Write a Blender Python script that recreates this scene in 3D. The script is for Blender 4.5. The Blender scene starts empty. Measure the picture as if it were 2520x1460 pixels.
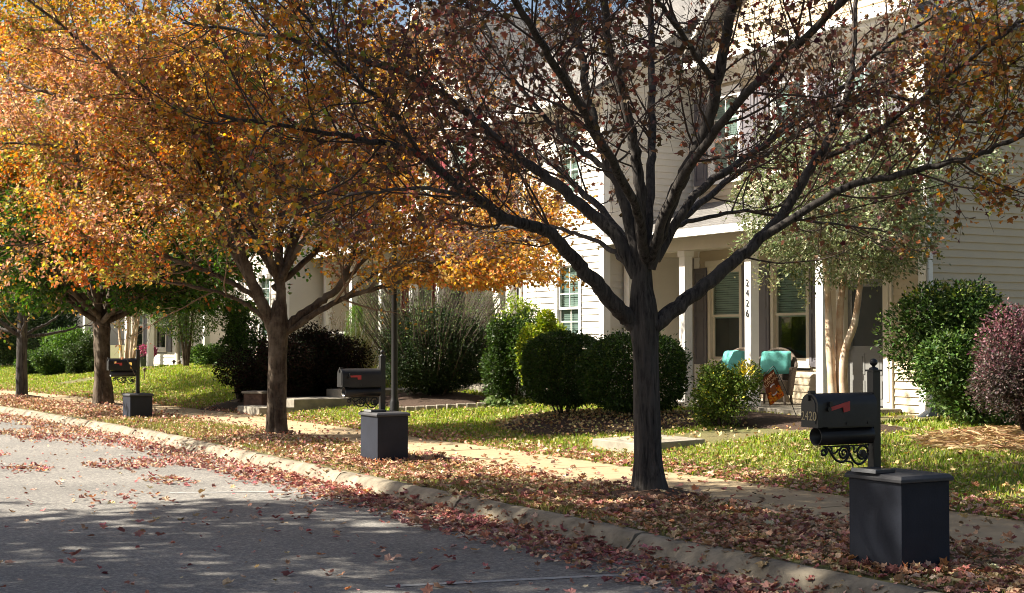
import bpy, math, random
import numpy as np
from mathutils import Vector, Matrix

# ------------------------------------------------------------------ camera, sky, sun, exposure
scene = bpy.context.scene
COL = scene.collection
CAMZ = 1.54
cam_d = bpy.data.cameras.new("camera")
cam_d.sensor_width = 36.0
cam_d.lens = 51.43
cam_d.clip_start = 0.1
cam_d.clip_end = 2000
cam = bpy.data.objects.new("camera", cam_d)
COL.objects.link(cam)
cam.location = (0, 0, CAMZ)
cam.rotation_euler = (math.radians(90 + 1.67), 0, 0)
scene.camera = cam

SUN_EL = math.radians(42.0)
SUN_DIR = Vector((-math.cos(SUN_EL), -0.02, math.sin(SUN_EL))).normalized()   # towards the sun (from the left)
world = bpy.data.worlds.new("World")
scene.world = world
world.use_nodes = True
wn = world.node_tree
wn.nodes.clear()
sky = wn.nodes.new("ShaderNodeTexSky")
sky.sky_type = 'NISHITA'
sky.sun_disc = False
sky.sun_elevation = SUN_EL
sky.sun_rotation = math.radians(-90)
sky.altitude = 100
sky.air_density = 1.0
sky.dust_density = 3.0
bg = wn.nodes.new("ShaderNodeBackground")
bg.inputs[1].default_value = 0.05
wo = wn.nodes.new("ShaderNodeOutputWorld")
wn.links.new(sky.outputs[0], bg.inputs[0])
wn.links.new(bg.outputs[0], wo.inputs[0])

sun_d = bpy.data.lights.new("sun", 'SUN')
sun_d.energy = 5.0
sun_d.angle = math.radians(0.5)
sun_d.color = (1.0, 0.92, 0.78)
sun = bpy.data.objects.new("sun", sun_d)
COL.objects.link(sun)
sun.rotation_euler = SUN_DIR.to_track_quat('Z', 'Y').to_euler()

scene.view_settings.view_transform = 'Standard'
scene.view_settings.look = 'None'
scene.view_settings.exposure = 1.72
scene.view_settings.gamma = 1.0
scene.render.engine = 'CYCLES'
scene.cycles.max_bounces = 8
scene.cycles.diffuse_bounces = 4
scene.cycles.glossy_bounces = 3
scene.cycles.transmission_bounces = 5
scene.cycles.transparent_max_bounces = 12
scene.cycles.sample_clamp_indirect = 6.0
scene.cycles.use_denoising = True
scene.cycles.pixel_filter_type = 'BLACKMAN_HARRIS'
scene.cycles.filter_width = 1.0

# ------------------------------------------------------------------ coordinates
A_ST = math.radians(28.8)
UX, UY = -math.sin(A_ST), math.cos(A_ST)     # along the street, away from the camera
VX, VY = math.cos(A_ST), math.sin(A_ST)      # across, towards the houses


def off(s):
    s = np.asarray(s, float)
    a = np.clip(s - 22, 0, 38)
    b = np.clip(s - 60, 0, None)
    return -0.0035 * a * a - 0.266 * b


def ST(s, t):
    s = np.asarray(s, float)
    t = np.asarray(t, float) + off(s)
    return UX * s + VX * t, UY * s + VY * t


def toST(x, y):
    s = UX * x + UY * y
    t = VX * x + VY * y
    return s, t - off(s)


def P3(x, y, Y):
    """a point seen at (x, y) of the 2520 px wide photograph, standing Y metres away"""
    return np.array([(x - 1260) / 3600.0 * Y, Y, CAMZ + (835 - y) / 3600.0 * Y])


MOUNDS = []   # (x, y, height, radius)


def sstep(x):
    x = np.clip(x, 0, 1)
    return x * x * (3 - 2 * x)


def yard(s):
    s = np.asarray(s, float)
    return 0.36 + 0.42 * sstep((s - 25) / 8.0) - 0.30 * sstep((s - 42) / 9.0)


def vnoise(x, y, seed=0, scale=1.0):
    """smooth value noise in 0..1"""
    x = np.asarray(x, float) / scale
    y = np.asarray(y, float) / scale
    xi, yi = np.floor(x), np.floor(y)
    fx, fy = sstep(x - xi), sstep(y - yi)

    def h(a, b):
        v = np.sin(a * 127.1 + b * 311.7 + seed * 74.7) * 43758.5453
        return v - np.floor(v)
    return (h(xi, yi) * (1 - fx) + h(xi + 1, yi) * fx) * (1 - fy) + (h(xi, yi + 1) * (1 - fx) + h(xi + 1, yi + 1) * fx) * fy


def gz(s, t):
    """height of the earth on the house side of the kerb"""
    s = np.asarray(s, float)
    t = np.asarray(t, float)
    z = 0.0 + 0.02 * np.clip((t - 6.65) / 1.6, 0, 1)
    r = np.clip((t - 9.6) / 4.9, 0, 1)
    z = z + (yard(s) - 0.02) * (0.55 * r + 0.45 * sstep(r))
    z = z + 0.03 * (vnoise(s, t, 3, 1.7) - 0.5) * np.clip((t - 9.6) / 1.0, 0, 1)
    x, y = ST(s, t)
    for (mx, my, mh, mr) in MOUNDS:
        z = z + mh * np.exp(-((x - mx) ** 2 + (y - my) ** 2) / (mr * mr))
    return z


def surf(s, t):
    """top of whatever lies at s, t: road, kerb, verge, pavement or lawn"""
    s = np.asarray(s, float)
    t = np.asarray(t, float)
    z = gz(s, t)
    z = np.where(t < 6.56, 0.012, z)
    z = np.where(t < 6.48, -0.125 + 0.13 * sstep((t - 6.30) / 0.17), z)
    z = np.where(t < 6.30, -0.126, z)
    z = np.where((t > 8.15) & (t < 9.6), np.maximum(z, 0.036), z)
    z = np.where((s > 15.72) & (s < 16.85) & (t > 10.5) & (t < 12.2), .197 + (t - 10.5) / 1.7 * .05, z)
    return z


def g_at(x, y):
    s, t = toST(x, y)
    return float(gz(s, t))


# ------------------------------------------------------------------ mesh builder
class MB:
    def __init__(self):
        self.v, self.f, self.c, self.n = [], [], [], 0

    def add(self, v, faces, col=None, smooth=False, mat=0):
        v = np.asarray(v, float).reshape(-1, 3)
        if not isinstance(faces, (list, tuple)):
            faces = [faces]
        elif len(faces) and not isinstance(faces[0], np.ndarray):
            by = {}
            for q in faces:
                by.setdefault(len(q), []).append(q)
            faces = [np.array(q) for q in by.values()]
        for fa in faces:
            self.f.append((fa.astype(np.int64) + self.n, smooth, mat))
        self.v.append(v)
        if col is None:
            col = (1, 1, 1)
        col = np.asarray(col, float)
        if col.ndim == 1:
            col = np.tile(col, (len(v), 1))
        self.c.append(col)
        self.n += len(v)

    def box(self, x0, x1, y0, y1, z0, z1, mat=0):
        v = [(x0, y0, z0), (x1, y0, z0), (x1, y1, z0), (x0, y1, z0), (x0, y0, z1), (x1, y0, z1), (x1, y1, z1), (x0, y1, z1)]
        self.add(v, [(0, 3, 2, 1), (4, 5, 6, 7), (0, 1, 5, 4), (1, 2, 6, 5), (2, 3, 7, 6), (3, 0, 4, 7)], mat=mat)

    def cyl(self, c, r0, r1, z0, z1, n=16, smooth=True, mat=0):
        a = np.linspace(0, 2 * np.pi, n, endpoint=False)
        v = np.concatenate([np.stack([c[0] + r0 * np.cos(a), c[1] + r0 * np.sin(a), np.full(n, z0)], 1),
                            np.stack([c[0] + r1 * np.cos(a), c[1] + r1 * np.sin(a), np.full(n, z1)], 1)])
        i = np.arange(n)
        j = (i + 1) % n
        self.add(v, [np.stack([i, j, j + n, i + n], 1)], smooth=smooth, mat=mat)
        self.add(v[:n], [np.arange(n)[::-1][None]], mat=mat)
        self.add(v[n:], [np.arange(n)[None]], mat=mat)

    def lathe(self, c, prof, n=18, mat=0):
        a = np.linspace(0, 2 * np.pi, n, endpoint=False)
        v = np.concatenate([np.stack([c[0] + r * np.cos(a), c[1] + r * np.sin(a), np.full(n, c[2] + z)], 1) for r, z in prof])
        i = np.arange(n)
        j = (i + 1) % n
        fs = np.concatenate([np.stack([i + k * n, j + k * n, j + (k + 1) * n, i + (k + 1) * n], 1) for k in range(len(prof) - 1)])
        self.add(v, [fs], smooth=True, mat=mat)

    def tube(self, pts, rad, sides=6, smooth=True, cap=True, mat=0, ridge=None):
        pts = np.asarray(pts, float)
        k = len(pts)
        rad = np.broadcast_to(np.asarray(rad, float), (k,))
        tan = np.gradient(pts, axis=0)
        tan /= np.linalg.norm(tan, axis=1)[:, None] + 1e-9
        ref = np.array([0.0, 0, 1]) if abs(tan[:, 2]).mean() < 0.8 else np.array([1.0, 0, 0])
        a = np.cross(tan, ref)
        a /= np.linalg.norm(a, axis=1)[:, None] + 1e-9
        b = np.cross(tan, a)
        th = np.linspace(0, 2 * np.pi, sides, endpoint=False)
        rr = rad[:, None] * np.ones((1, sides))
        if ridge is not None:
            rr = rr * ridge(np.arange(k)[:, None] / max(1, k - 1), th[None, :])
        v = pts[:, None, :] + rr[:, :, None] * (np.cos(th)[None, :, None] * a[:, None, :] + np.sin(th)[None, :, None] * b[:, None, :])
        v = v.reshape(-1, 3)
        i = np.arange(sides)
        j = (i + 1) % sides
        fs = np.concatenate([np.stack([i + q * sides, j + q * sides, j + (q + 1) * sides, i + (q + 1) * sides], 1) for q in range(k - 1)])
        fl = [fs]
        if cap and sides > 3:
            self.add(v[:sides], [np.arange(sides)[None]], mat=mat)
            self.add(v[-sides:], [np.arange(sides)[::-1][None]], mat=mat)
        self.add(v, fl, smooth=smooth, mat=mat)

    def build(self, name, mats, parent=None, colour=False, bevel=0.0):
        me = bpy.data.meshes.new(name)
        V = np.concatenate(self.v) if self.v else np.zeros((0, 3))
        sizes = np.concatenate([np.full(len(f), f.shape[1]) for f, _, _ in self.f])
        loops = np.concatenate([f.ravel() for f, _, _ in self.f])
        sm = np.concatenate([np.full(len(f), s) for f, s, _ in self.f])
        mi = np.concatenate([np.full(len(f), m) for f, _, m in self.f])
        me.vertices.add(len(V))
        me.vertices.foreach_set("co", V.astype(np.float32).ravel())
        me.loops.add(len(loops))
        me.loops.foreach_set("vertex_index", loops.astype(np.int32))
        me.polygons.add(len(sizes))
        st = np.concatenate([[0], np.cumsum(sizes)[:-1]])
        me.polygons.foreach_set("loop_start", st.astype(np.int32))
        me.polygons.foreach_set("use_smooth", sm.astype(bool))
        me.polygons.foreach_set("material_index", mi.astype(np.int32))
        if colour:
            at = me.attributes.new("tint", 'FLOAT_COLOR', 'POINT')
            cc = np.concatenate([np.concatenate(self.c), np.ones((len(V), 1))], 1)
            at.data.foreach_set("color", cc.astype(np.float32).ravel())
        me.update(calc_edges=True)
        me.validate()
        for m in (mats if isinstance(mats, (list, tuple)) else [mats]):
            me.materials.append(m)
        o = bpy.data.objects.new(name, me)
        COL.objects.link(o)
        if parent:
            o.parent = parent
        if bevel:
            bm = o.modifiers.new("bevel", 'BEVEL')
            bm.width = bevel
            bm.segments = 2
            bm.limit_method = 'ANGLE'
        return o


def tag(o, label=None, cat=None, group=None, kind=None):
    if label:
        o["label"] = label
    if cat:
        o["category"] = cat
    if group:
        o["group"] = group
    if kind:
        o["kind"] = kind
    return o


def empty(name, loc, label, cat, rz=0.0, group=None):
    o = bpy.data.objects.new(name, None)
    o.empty_display_size = 0.2
    COL.objects.link(o)
    o.location = loc
    o.rotation_euler = (0, 0, rz)
    return tag(o, label, cat, group)


# ------------------------------------------------------------------ materials
def nodes_of(name):
    m = bpy.data.materials.new(name)
    m.use_nodes = True
    nt = m.node_tree
    nt.nodes.clear()
    out = nt.nodes.new("ShaderNodeOutputMaterial")
    return m, nt, out


def lnk(nt, a, b):
    nt.links.new(a, b)


def noise(nt, scale, detail=4, rough=0.6, vec=None, dist=0.0):
    n = nt.nodes.new("ShaderNodeTexNoise")
    n.inputs["Scale"].default_value = scale
    n.inputs["Detail"].default_value = detail
    n.inputs["Roughness"].default_value = rough
    n.inputs["Distortion"].default_value = dist
    if vec is not None:
        lnk(nt, vec, n.inputs["Vector"])
    return n


def ramp(nt, fac, stops):
    r = nt.nodes.new("ShaderNodeValToRGB")
    el = r.color_ramp.elements
    while len(el) < len(stops):
        el.new(0.5)
    for e, (p, c) in zip(el, stops):
        e.position = p
        e.color = (*c, 1)
    lnk(nt, fac, r.inputs[0])
    return r


def coords(nt, kind="Object", scale=(1, 1, 1)):
    tc = nt.nodes.new("ShaderNodeTexCoord")
    mp = nt.nodes.new("ShaderNodeMapping")
    mp.inputs["Scale"].default_value = scale
    lnk(nt, tc.outputs[kind], mp.inputs[0])
    return mp.outputs[0]


def bump(nt, h, strength=0.3, dist=0.02):
    b = nt.nodes.new("ShaderNodeBump")
    b.inputs["Strength"].default_value = strength
    b.inputs["Distance"].default_value = dist
    lnk(nt, h, b.inputs["Height"])
    return b.outputs[0]


def mat(name, col, rough=0.6, var=0.15, scale=8, spec=0.4, bmp=0.0, bscale=60, stretch=(1, 1, 1), metal=0.0, col2=None):
    m, nt, out = nodes_of(name)
    p = nt.nodes.new("ShaderNodeBsdfPrincipled")
    lnk(nt, p.outputs[0], out.inputs[0])
    v = coords(nt, "Object", stretch)
    n = noise(nt, scale, 6, 0.65, v)
    c1 = tuple(max(0, c * (1 - var)) for c in col)
    c2 = col2 if col2 else tuple(c * (1 + var) for c in col)
    r = ramp(nt, n.outputs[0], [(0.3, c1), (0.7, c2)])
    lnk(nt, r.outputs[0], p.inputs["Base Color"])
    p.inputs["Roughness"].default_value = rough
    p.inputs["Specular IOR Level"].default_value = spec
    p.inputs["Metallic"].default_value = metal
    if bmp:
        n2 = noise(nt, bscale, 5, 0.6, v)
        lnk(nt, bump(nt, n2.outputs[0], bmp, 0.02), p.inputs["Normal"])
    return m


def leaf_mat(name, trans=0.35, rough=0.5, spec=0.35, gain=1.3):
    m, nt, out = nodes_of(name)
    at = nt.nodes.new("ShaderNodeAttribute")
    at.attribute_name = "tint"
    p = nt.nodes.new("ShaderNodeBsdfPrincipled")
    p.inputs["Roughness"].default_value = rough
    p.inputs["Specular IOR Level"].default_value = spec
    lnk(nt, at.outputs["Color"], p.inputs["Base Color"])
    t = nt.nodes.new("ShaderNodeBsdfTranslucent")
    hs = nt.nodes.new("ShaderNodeHueSaturation")
    hs.inputs["Saturation"].default_value = 1.15
    hs.inputs["Value"].default_value = gain
    lnk(nt, at.outputs["Color"], hs.inputs["Color"])
    lnk(nt, hs.outputs[0], t.inputs[0])
    mx = nt.nodes.new("ShaderNodeMixShader")
    mx.inputs[0].default_value = trans
    lnk(nt, p.outputs[0], mx.inputs[1])
    lnk(nt, t.outputs[0], mx.inputs[2])
    lnk(nt, mx.outputs[0], out.inputs[0])
    return m


def asphalt_mat():
    m, nt, out = nodes_of("asphalt")
    p = nt.nodes.new("ShaderNodeBsdfPrincipled")
    v = coords(nt, "Object")
    n1 = noise(nt, 0.5, 5, 0.6, v)
    n2 = noise(nt, 34, 5, 0.8, v)
    r1 = ramp(nt, n1.outputs[0], [(0.3, (0.145, 0.138, 0.128)), (0.7, (0.215, 0.204, 0.186))])
    r2 = ramp(nt, n2.outputs[0], [(0.28, (0.35, 0.36, 0.38)), (0.5, (0.9, 0.9, 0.92)), (0.72, (2.2, 2.15, 2.0))])
    mx = nt.nodes.new("ShaderNodeMix")
    mx.data_type = 'RGBA'
    mx.blend_type = 'MULTIPLY'
    mx.inputs[0].default_value = 1.0
    lnk(nt, r1.outputs[0], mx.inputs[6])
    lnk(nt, r2.outputs[0], mx.inputs[7])
    lnk(nt, mx.outputs[2], p.inputs["Base Color"])
    p.inputs["Roughness"].default_value = 0.85
    p.inputs["Specular IOR Level"].default_value = 0.3
    lnk(nt, bump(nt, n2.outputs[0], 0.5, 0.012), p.inputs["Normal"])
    lnk(nt, p.outputs[0], out.inputs[0])
    return m


def ground_mat():
    m, nt, out = nodes_of("turf_soil")
    p = nt.nodes.new("ShaderNodeBsdfPrincipled")
    v = coords(nt, "Object")
    n1 = noise(nt, 0.8, 4, 0.6, v)
    n2 = noise(nt, 40, 3, 0.7, v)
    r1 = ramp(nt, n1.outputs[0], [(0.35, (0.11, 0.115, 0.03)), (0.65, (0.15, 0.12, 0.05))])
    r2 = ramp(nt, n2.outputs[0], [(0.3, (0.45, 0.45, 0.45)), (0.7, (1.4, 1.4, 1.3))])
    mx = nt.nodes.new("ShaderNodeMix")
    mx.data_type = 'RGBA'
    mx.blend_type = 'MULTIPLY'
    mx.inputs[0].default_value = 1.0
    lnk(nt, r1.outputs[0], mx.inputs[6])
    lnk(nt, r2.outputs[0], mx.inputs[7])
    lnk(nt, mx.outputs[2], p.inputs["Base Color"])
    p.inputs["Roughness"].default_value = 0.95
    lnk(nt, bump(nt, n2.outputs[0], 0.6, 0.03), p.inputs["Normal"])
    lnk(nt, p.outputs[0], out.inputs[0])
    return m


def bark_mat(name, c1, c2, sc=(14, 14, 2.2), strength=0.9, c3=None):
    m, nt, out = nodes_of(name)
    p = nt.nodes.new("ShaderNodeBsdfPrincipled")
    v = coords(nt, "Object", sc)
    n = noise(nt, 1.6, 8, 0.7, v, 0.4)
    v2 = coords(nt, "Object", (3, 3, 3))
    n2 = noise(nt, 1.3, 4, 0.6, v2)
    st = [(0.36, c1), (0.66, c2)]
    r = ramp(nt, n.outputs[0], st)
    mx = nt.nodes.new("ShaderNodeMix")
    mx.data_type = 'RGBA'
    r2 = ramp(nt, n2.outputs[0], [(0.45, (0, 0, 0)), (0.7, (1, 1, 1))])
    lnk(nt, r2.outputs[0], mx.inputs[0])
    lnk(nt, r.outputs[0], mx.inputs[6])
    mx.inputs[7].default_value = (*(c3 if c3 else c2), 1)
    lnk(nt, mx.outputs[2], p.inputs["Base Color"])
    p.inputs["Roughness"].default_value = 0.9
    p.inputs["Specular IOR Level"].default_value = 0.2
    lnk(nt, bump(nt, n.outputs[0], strength, 0.02), p.inputs["Normal"])
    lnk(nt, p.outputs[0], out.inputs[0])
    return m


def glass_mat(name, tint=(0.55, 0.62, 0.6), refl=0.22):
    m, nt, out = nodes_of(name)
    tr = nt.nodes.new("ShaderNodeBsdfTransparent")
    tr.inputs[0].default_value = (*tint, 1)
    gl = nt.nodes.new("ShaderNodeBsdfGlossy")
    gl.inputs["Roughness"].default_value = 0.03
    gl.inputs[0].default_value = (0.9, 0.95, 0.95, 1)
    n = noise(nt, 1.2, 2, 0.5, coords(nt, "Object"))
    lnk(nt, bump(nt, n.outputs[0], 0.06, 0.05), gl.inputs["Normal"])
    mx = nt.nodes.new("ShaderNodeMixShader")
    mx.inputs[0].default_value = refl
    lnk(nt, tr.outputs[0], mx.inputs[1])
    lnk(nt, gl.outputs[0], mx.inputs[2])
    lnk(nt, mx.outputs[0], out.inputs[0])
    return m


def shingle_mat(name, c1, c2):
    m, nt, out = nodes_of(name)
    p = nt.nodes.new("ShaderNodeBsdfPrincipled")
    v = coords(nt, "Object")
    b = nt.nodes.new("ShaderNodeTexBrick")
    b.inputs["Color1"].default_value = (*c1, 1)
    b.inputs["Color2"].default_value = (*c2, 1)
    b.inputs["Mortar"].default_value = (c1[0] * .45, c1[1] * .45, c1[2] * .45, 1)
    b.inputs["Scale"].default_value = 1.0
    b.inputs["Mortar Size"].default_value = 0.012
    b.inputs["Brick Width"].default_value = 0.32
    b.inputs["Row Height"].default_value = 0.125
    b.inputs["Bias"].default_value = 0.0
    uv = nt.nodes.new("ShaderNodeUVMap")
    uv.uv_map = "uv"
    lnk(nt, uv.outputs[0], b.inputs["Vector"])
    n = noise(nt, 40, 4, 0.7, v)
    r = ramp(nt, n.outputs[0], [(0.3, (0.75, 0.75, 0.75)), (0.7, (1.2, 1.2, 1.2))])
    mx = nt.nodes.new("ShaderNodeMix")
    mx.data_type = 'RGBA'
    mx.blend_type = 'MULTIPLY'
    mx.inputs[0].default_value = 1.0
    lnk(nt, b.outputs[0], mx.inputs[6])
    lnk(nt, r.outputs[0], mx.inputs[7])
    lnk(nt, mx.outputs[2], p.inputs["Base Color"])
    p.inputs["Roughness"].default_value = 0.9
    lnk(nt, bump(nt, b.outputs["Fac"], -0.6, 0.015), p.inputs["Normal"])
    lnk(nt, p.outputs[0], out.inputs[0])
    return m


M = {}
M['asphalt'] = asphalt_mat()
M['ground'] = ground_mat()
M['concrete'] = mat("pavement_concrete", (0.345, 0.268, 0.165), 0.9, 0.16, 3.0, 0.2, 0.25, 70)
M['kerb'] = mat("kerb_concrete", (0.215, 0.185, 0.14), 0.9, 0.55, 3.2, 0.2, 0.5, 45)
M['step'] = mat("step_concrete", (0.26, 0.235, 0.19), 0.9, 0.35, 3.0, 0.2, 0.3, 50)
M['paint'] = mat("worn_road_paint", (0.30, 0.295, 0.285), 0.8, 0.35, 22)
M['bark1'] = bark_mat("grey_bark", (0.010, 0.009, 0.0085), (0.105, 0.092, 0.083), (18, 18, 2.0), 1.0, c3=(0.075, 0.067, 0.06))
M['bark2'] = bark_mat("brown_bark", (0.025, 0.017, 0.012), (0.10, 0.073, 0.052), c3=(0.15, 0.12, 0.09))
M['twig'] = mat("twig_bark", (0.06, 0.042, 0.034), 0.9, 0.3, 5)
M['twig2'] = mat("tan_twig_bark", (0.17, 0.11, 0.07), 0.9, 0.3, 5)
M['myrtle_bark'] = bark_mat("crape_myrtle_bark", (0.38, 0.24, 0.15), (0.58, 0.44, 0.32), (6, 6, 1.5), 0.3, (0.66, 0.56, 0.44))
M['leaf_dry'] = leaf_mat("autumn_leaf", 0.42, 0.55, 0.25, 1.5)
M['leaf_green'] = leaf_mat("green_leaf", 0.25, 0.45, 0.22, 1.4)
M['leaf_dark'] = leaf_mat("dark_leaf", 0.12, 0.7, 0.08, 1.2)
M['leaf_shade'] = leaf_mat("shade_tree_leaf", 0.15, 0.6, 0.2, 1.0)
M['litter'] = leaf_mat("fallen_leaf", 0.1, 0.7, 0.2, 1.0)
M['blade'] = leaf_mat("grass_blade", 0.35, 0.5, 0.3, 1.4)
M['mulch'] = mat("bark_mulch", (0.055, 0.036, 0.026), 0.95, 0.5, 28, 0.2, 1.0, 40)
M['straw'] = mat("pine_straw_bed", (0.30, 0.20, 0.11), 0.95, 0.4, 30, 0.2, 1.0, 50)
M['soil'] = mat("bare_soil", (0.085, 0.052, 0.036), 0.95, 0.4, 14, 0.2, 0.9, 30)
M['siding_tan'] = mat("tan_vinyl_siding", (0.51, 0.43, 0.31), 0.55, 0.05, 1.5, 0.35, 0.05, 90)
M['siding_cream'] = mat("cream_vinyl_siding", (0.64, 0.60, 0.53), 0.55, 0.05, 1.5, 0.35, 0.05, 90)
M['white'] = mat("white_trim_paint", (0.80, 0.78, 0.74), 0.5, 0.04, 3, 0.4)
M['cream'] = mat("cream_trim_paint", (0.66, 0.60, 0.50), 0.5, 0.05, 3, 0.4)
M['shutter_grey'] = mat("grey_mauve_shutter", (0.155, 0.145, 0.16), 0.45, 0.08, 4, 0.4)
M['shutter_red'] = mat("dark_red_shutter", (0.20, 0.035, 0.045), 0.5, 0.1, 4, 0.4)
M['glass'] = glass_mat("window_glass", (0.62, 0.72, 0.70), 0.10)
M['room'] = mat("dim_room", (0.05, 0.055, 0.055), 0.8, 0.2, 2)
M['blind'] = mat("window_blind", (0.55, 0.60, 0.56), 0.6, 0.06, 3)
M['door_grey'] = mat("grey_door_paint", (0.17, 0.17, 0.165), 0.4, 0.06, 3, 0.45)
M['shingle'] = shingle_mat("roof_shingles", (0.17, 0.16, 0.15), (0.125, 0.118, 0.112))
M['black_metal'] = mat("black_painted_metal", (0.009, 0.009, 0.0095), 0.38, 0.25, 9, 0.4, 0.05, 120)
M['black_worn'] = mat("weathered_black_metal", (0.018, 0.0165, 0.015), 0.45, 0.4, 5, 0.35, 0.06, 70)
M['bin'] = mat("charcoal_mailbox_base_paint", (0.017, 0.020, 0.030), 0.6, 0.25, 3, 0.22, 0.08, 60)
M['bin_lid'] = mat("charcoal_lid_paint", (0.040, 0.040, 0.044), 0.6, 0.2, 5, 0.4, 0.08, 60)
M['flag_red'] = mat("red_mailbox_flag_paint", (0.42, 0.045, 0.04), 0.5, 0.12, 20)
M['gold'] = mat("gold_numerals", (0.36, 0.29, 0.16), 0.5, 0.1, 30)
M['dark_num'] = mat("dark_numerals", (0.035, 0.035, 0.04), 0.5, 0.1, 30)
M['lamp_glass'] = mat("frosted_lamp_glass", (0.6, 0.58, 0.5), 0.3, 0.05, 8)
M['wicker'] = mat("grey_brown_wicker", (0.16, 0.125, 0.10), 0.7, 0.5, 60, 0.3, 1.0, 110)
M['turquoise'] = mat("turquoise_cushion_fabric", (0.15, 0.50, 0.46), 0.85, 0.08, 14, 0.2, 0.25, 90)
M['flag_brown'] = mat("brown_flag_cloth", (0.14, 0.042, 0.018), 0.85, 0.25, 12, 0.2, 0.15, 200)
M['flag_text'] = mat("tan_print", (0.62, 0.40, 0.24), 0.85, 0.1, 30)
M['football'] = mat("football_print", (0.28, 0.085, 0.022), 0.7, 0.25, 14)
M['football_white'] = mat("white_print", (0.65, 0.58, 0.62), 0.8, 0.1, 20)
M['stone'] = mat("edging_stone", (0.25, 0.22, 0.18), 0.9, 0.3, 6, 0.2, 0.7, 25)
M['brick'] = mat("planter_brick", (0.10, 0.062, 0.046), 0.9, 0.4, 9, 0.2, 0.7, 25)
M['pot'] = mat("dark_glazed_pot", (0.04, 0.06, 0.07), 0.3, 0.2, 6)
M['yellow'] = mat("yellow_plastic", (0.72, 0.58, 0.02), 0.5, 0.05, 8)
M['book'] = mat("dark_book_cover", (0.03, 0.03, 0.034), 0.35, 0.5, 25)
M['metal_grey'] = mat("brushed_grey_metal", (0.32, 0.33, 0.34), 0.4, 0.2, 20, 0.5, metal=0.6)
M['path_light'] = mat("bronze_path_light", (0.11, 0.075, 0.05), 0.5, 0.2, 10)

# ------------------------------------------------------------------ leaf templates
_ml = [(0.0, 0.0), (0.20, 0.05), (0.46, 0.10), (0.36, 0.30), (0.60, 0.58), (0.30, 0.58), (0.17, 0.72), (0.0, 1.0)]
_out = _ml + [(-x, y) for x, y in _ml[-2:0:-1]]
T_MAPLE = (np.array([(0, 0.38, 0.0)] + [(x, y, 0.30 * abs(x) - 0.12 * y * y) for x, y in _out]),
           np.array([(0, i + 1, (i + 1) % len(_out) + 1) for i in range(len(_out))]))
T_CURL = (np.array([(0, 0.38, 0.0)] + [(x, y, 0.40 * abs(x) + 0.22 * (y - .4) ** 2 + (0.10 if i % 2 else -0.03)) for i, (x, y) in enumerate(_out)]), T_MAPLE[1])
T_FOLD = (np.array([(0, 0, 0), (.34, .28, .10), (.30, .62, .08), (0, 1, -.06), (-.30, .62, .08), (-.34, .28, .10)]),
          np.array([(0, 1, 2), (0, 2, 3), (0, 3, 4), (0, 4, 5)]))
T_OVAL = (np.array([(0, 0, 0), (.27, .45, .07), (0, 1, -.05), (-.27, .45, .07)]), np.array([(0, 1, 2), (0, 2, 3)]))
T_NEEDLE = (np.array([(0, 0, 0), (.10, .4, .02), (0, 1, 0), (-.10, .4, .02)]), np.array([(0, 1, 2), (0, 2, 3)]))
T_STRAW = (np.array([(0, 0, 0), (.022, .4, .06), (0, 1, 0), (-.022, .4, .06)]), np.array([(0, 1, 2), (0, 2, 3)]))


def nrm(a):
    return a / (np.linalg.norm(a, axis=-1, keepdims=True) + 1e-9)


def leaves(mb, P, size, rng, tpl, cols, upb=0.4, droop=0.3, dirs=None, flat=False, mat=0):
    """one small bent leaf per point; cols is (n,3)"""
    P = np.asarray(P, float)
    n = len(P)
    if n == 0:
        return
    N = rng.normal(size=(n, 3))
    if flat:
        N *= 0.26
    N[:, 2] = np.abs(N[:, 2]) + upb if upb > 0 else N[:, 2]
    N = nrm(N)
    D = rng.normal(size=(n, 3)) if dirs is None else np.asarray(dirs, float) + 0.35 * rng.normal(size=(n, 3))
    D[:, 2] -= droop
    D = nrm(D - (D * N).sum(1, keepdims=True) * N)
    S = np.cross(D, N)
    T, F = tpl
    sz = rng.uniform(size[0], size[1], n)
    zc = rng.uniform(0.3, 1.6, n)
    V = P[:, None, :] + sz[:, None, None] * (T[None, :, 0:1] * S[:, None, :] + T[None, :, 1:2] * D[:, None, :] + (T[None, :, 2:3] * zc[:, None, None]) * N[:, None, :])
    k = len(T)
    Fa = (F[None] + (np.arange(n) * k)[:, None, None]).reshape(-1, F.shape[1])
    C = np.repeat(np.asarray(cols, float), k, axis=0)
    mb.add(V.reshape(-1, 3), [Fa], col=C, mat=mat)


def palette(rng, n, cols, w=None, jit=0.22):
    cols = np.asarray(cols, float)
    w = None if w is None else np.asarray(w, float) / np.sum(w)
    c = cols[rng.choice(len(cols), n, p=w)]
    return np.clip(c * (1 + jit * rng.normal(size=(n, 1))) * (1 + 0.08 * rng.normal(size=(n, 3))), 0.004, 0.9)


# ------------------------------------------------------------------ trees
T1 = P3(1597, 1215, 13.9)
T2 = P3(682, 1070, 23.0)
T3 = P3(256, 1000, 32.3)
T4 = P3(55, 978, 37.7)
for T, h, r in ((T1, 0.10, 0.45), (T2, 0.04, 0.45), (T3, 0.10, 0.6), (T4, 0.07, 0.5)):
    MOUNDS.append((T[0], T[1], h, r))


def smooth_line(pts, n):
    """resample through the points with a Catmull-Rom spline"""
    p = np.asarray(pts, float)
    q = np.concatenate([[2 * p[0] - p[1]], p, [2 * p[-1] - p[-2]]])
    u = np.linspace(0, len(p) - 1 - 1e-6, n)
    i = u.astype(int)
    f = (u - i)[:, None]
    a, b, c, d = q[i], q[i + 1], q[i + 2], q[i + 3]
    return 0.5 * (2 * b + (c - a) * f + (2 * a - 5 * b + 4 * c - d) * f ** 2 + (3 * b - a - 3 * c + d) * f ** 3)


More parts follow.
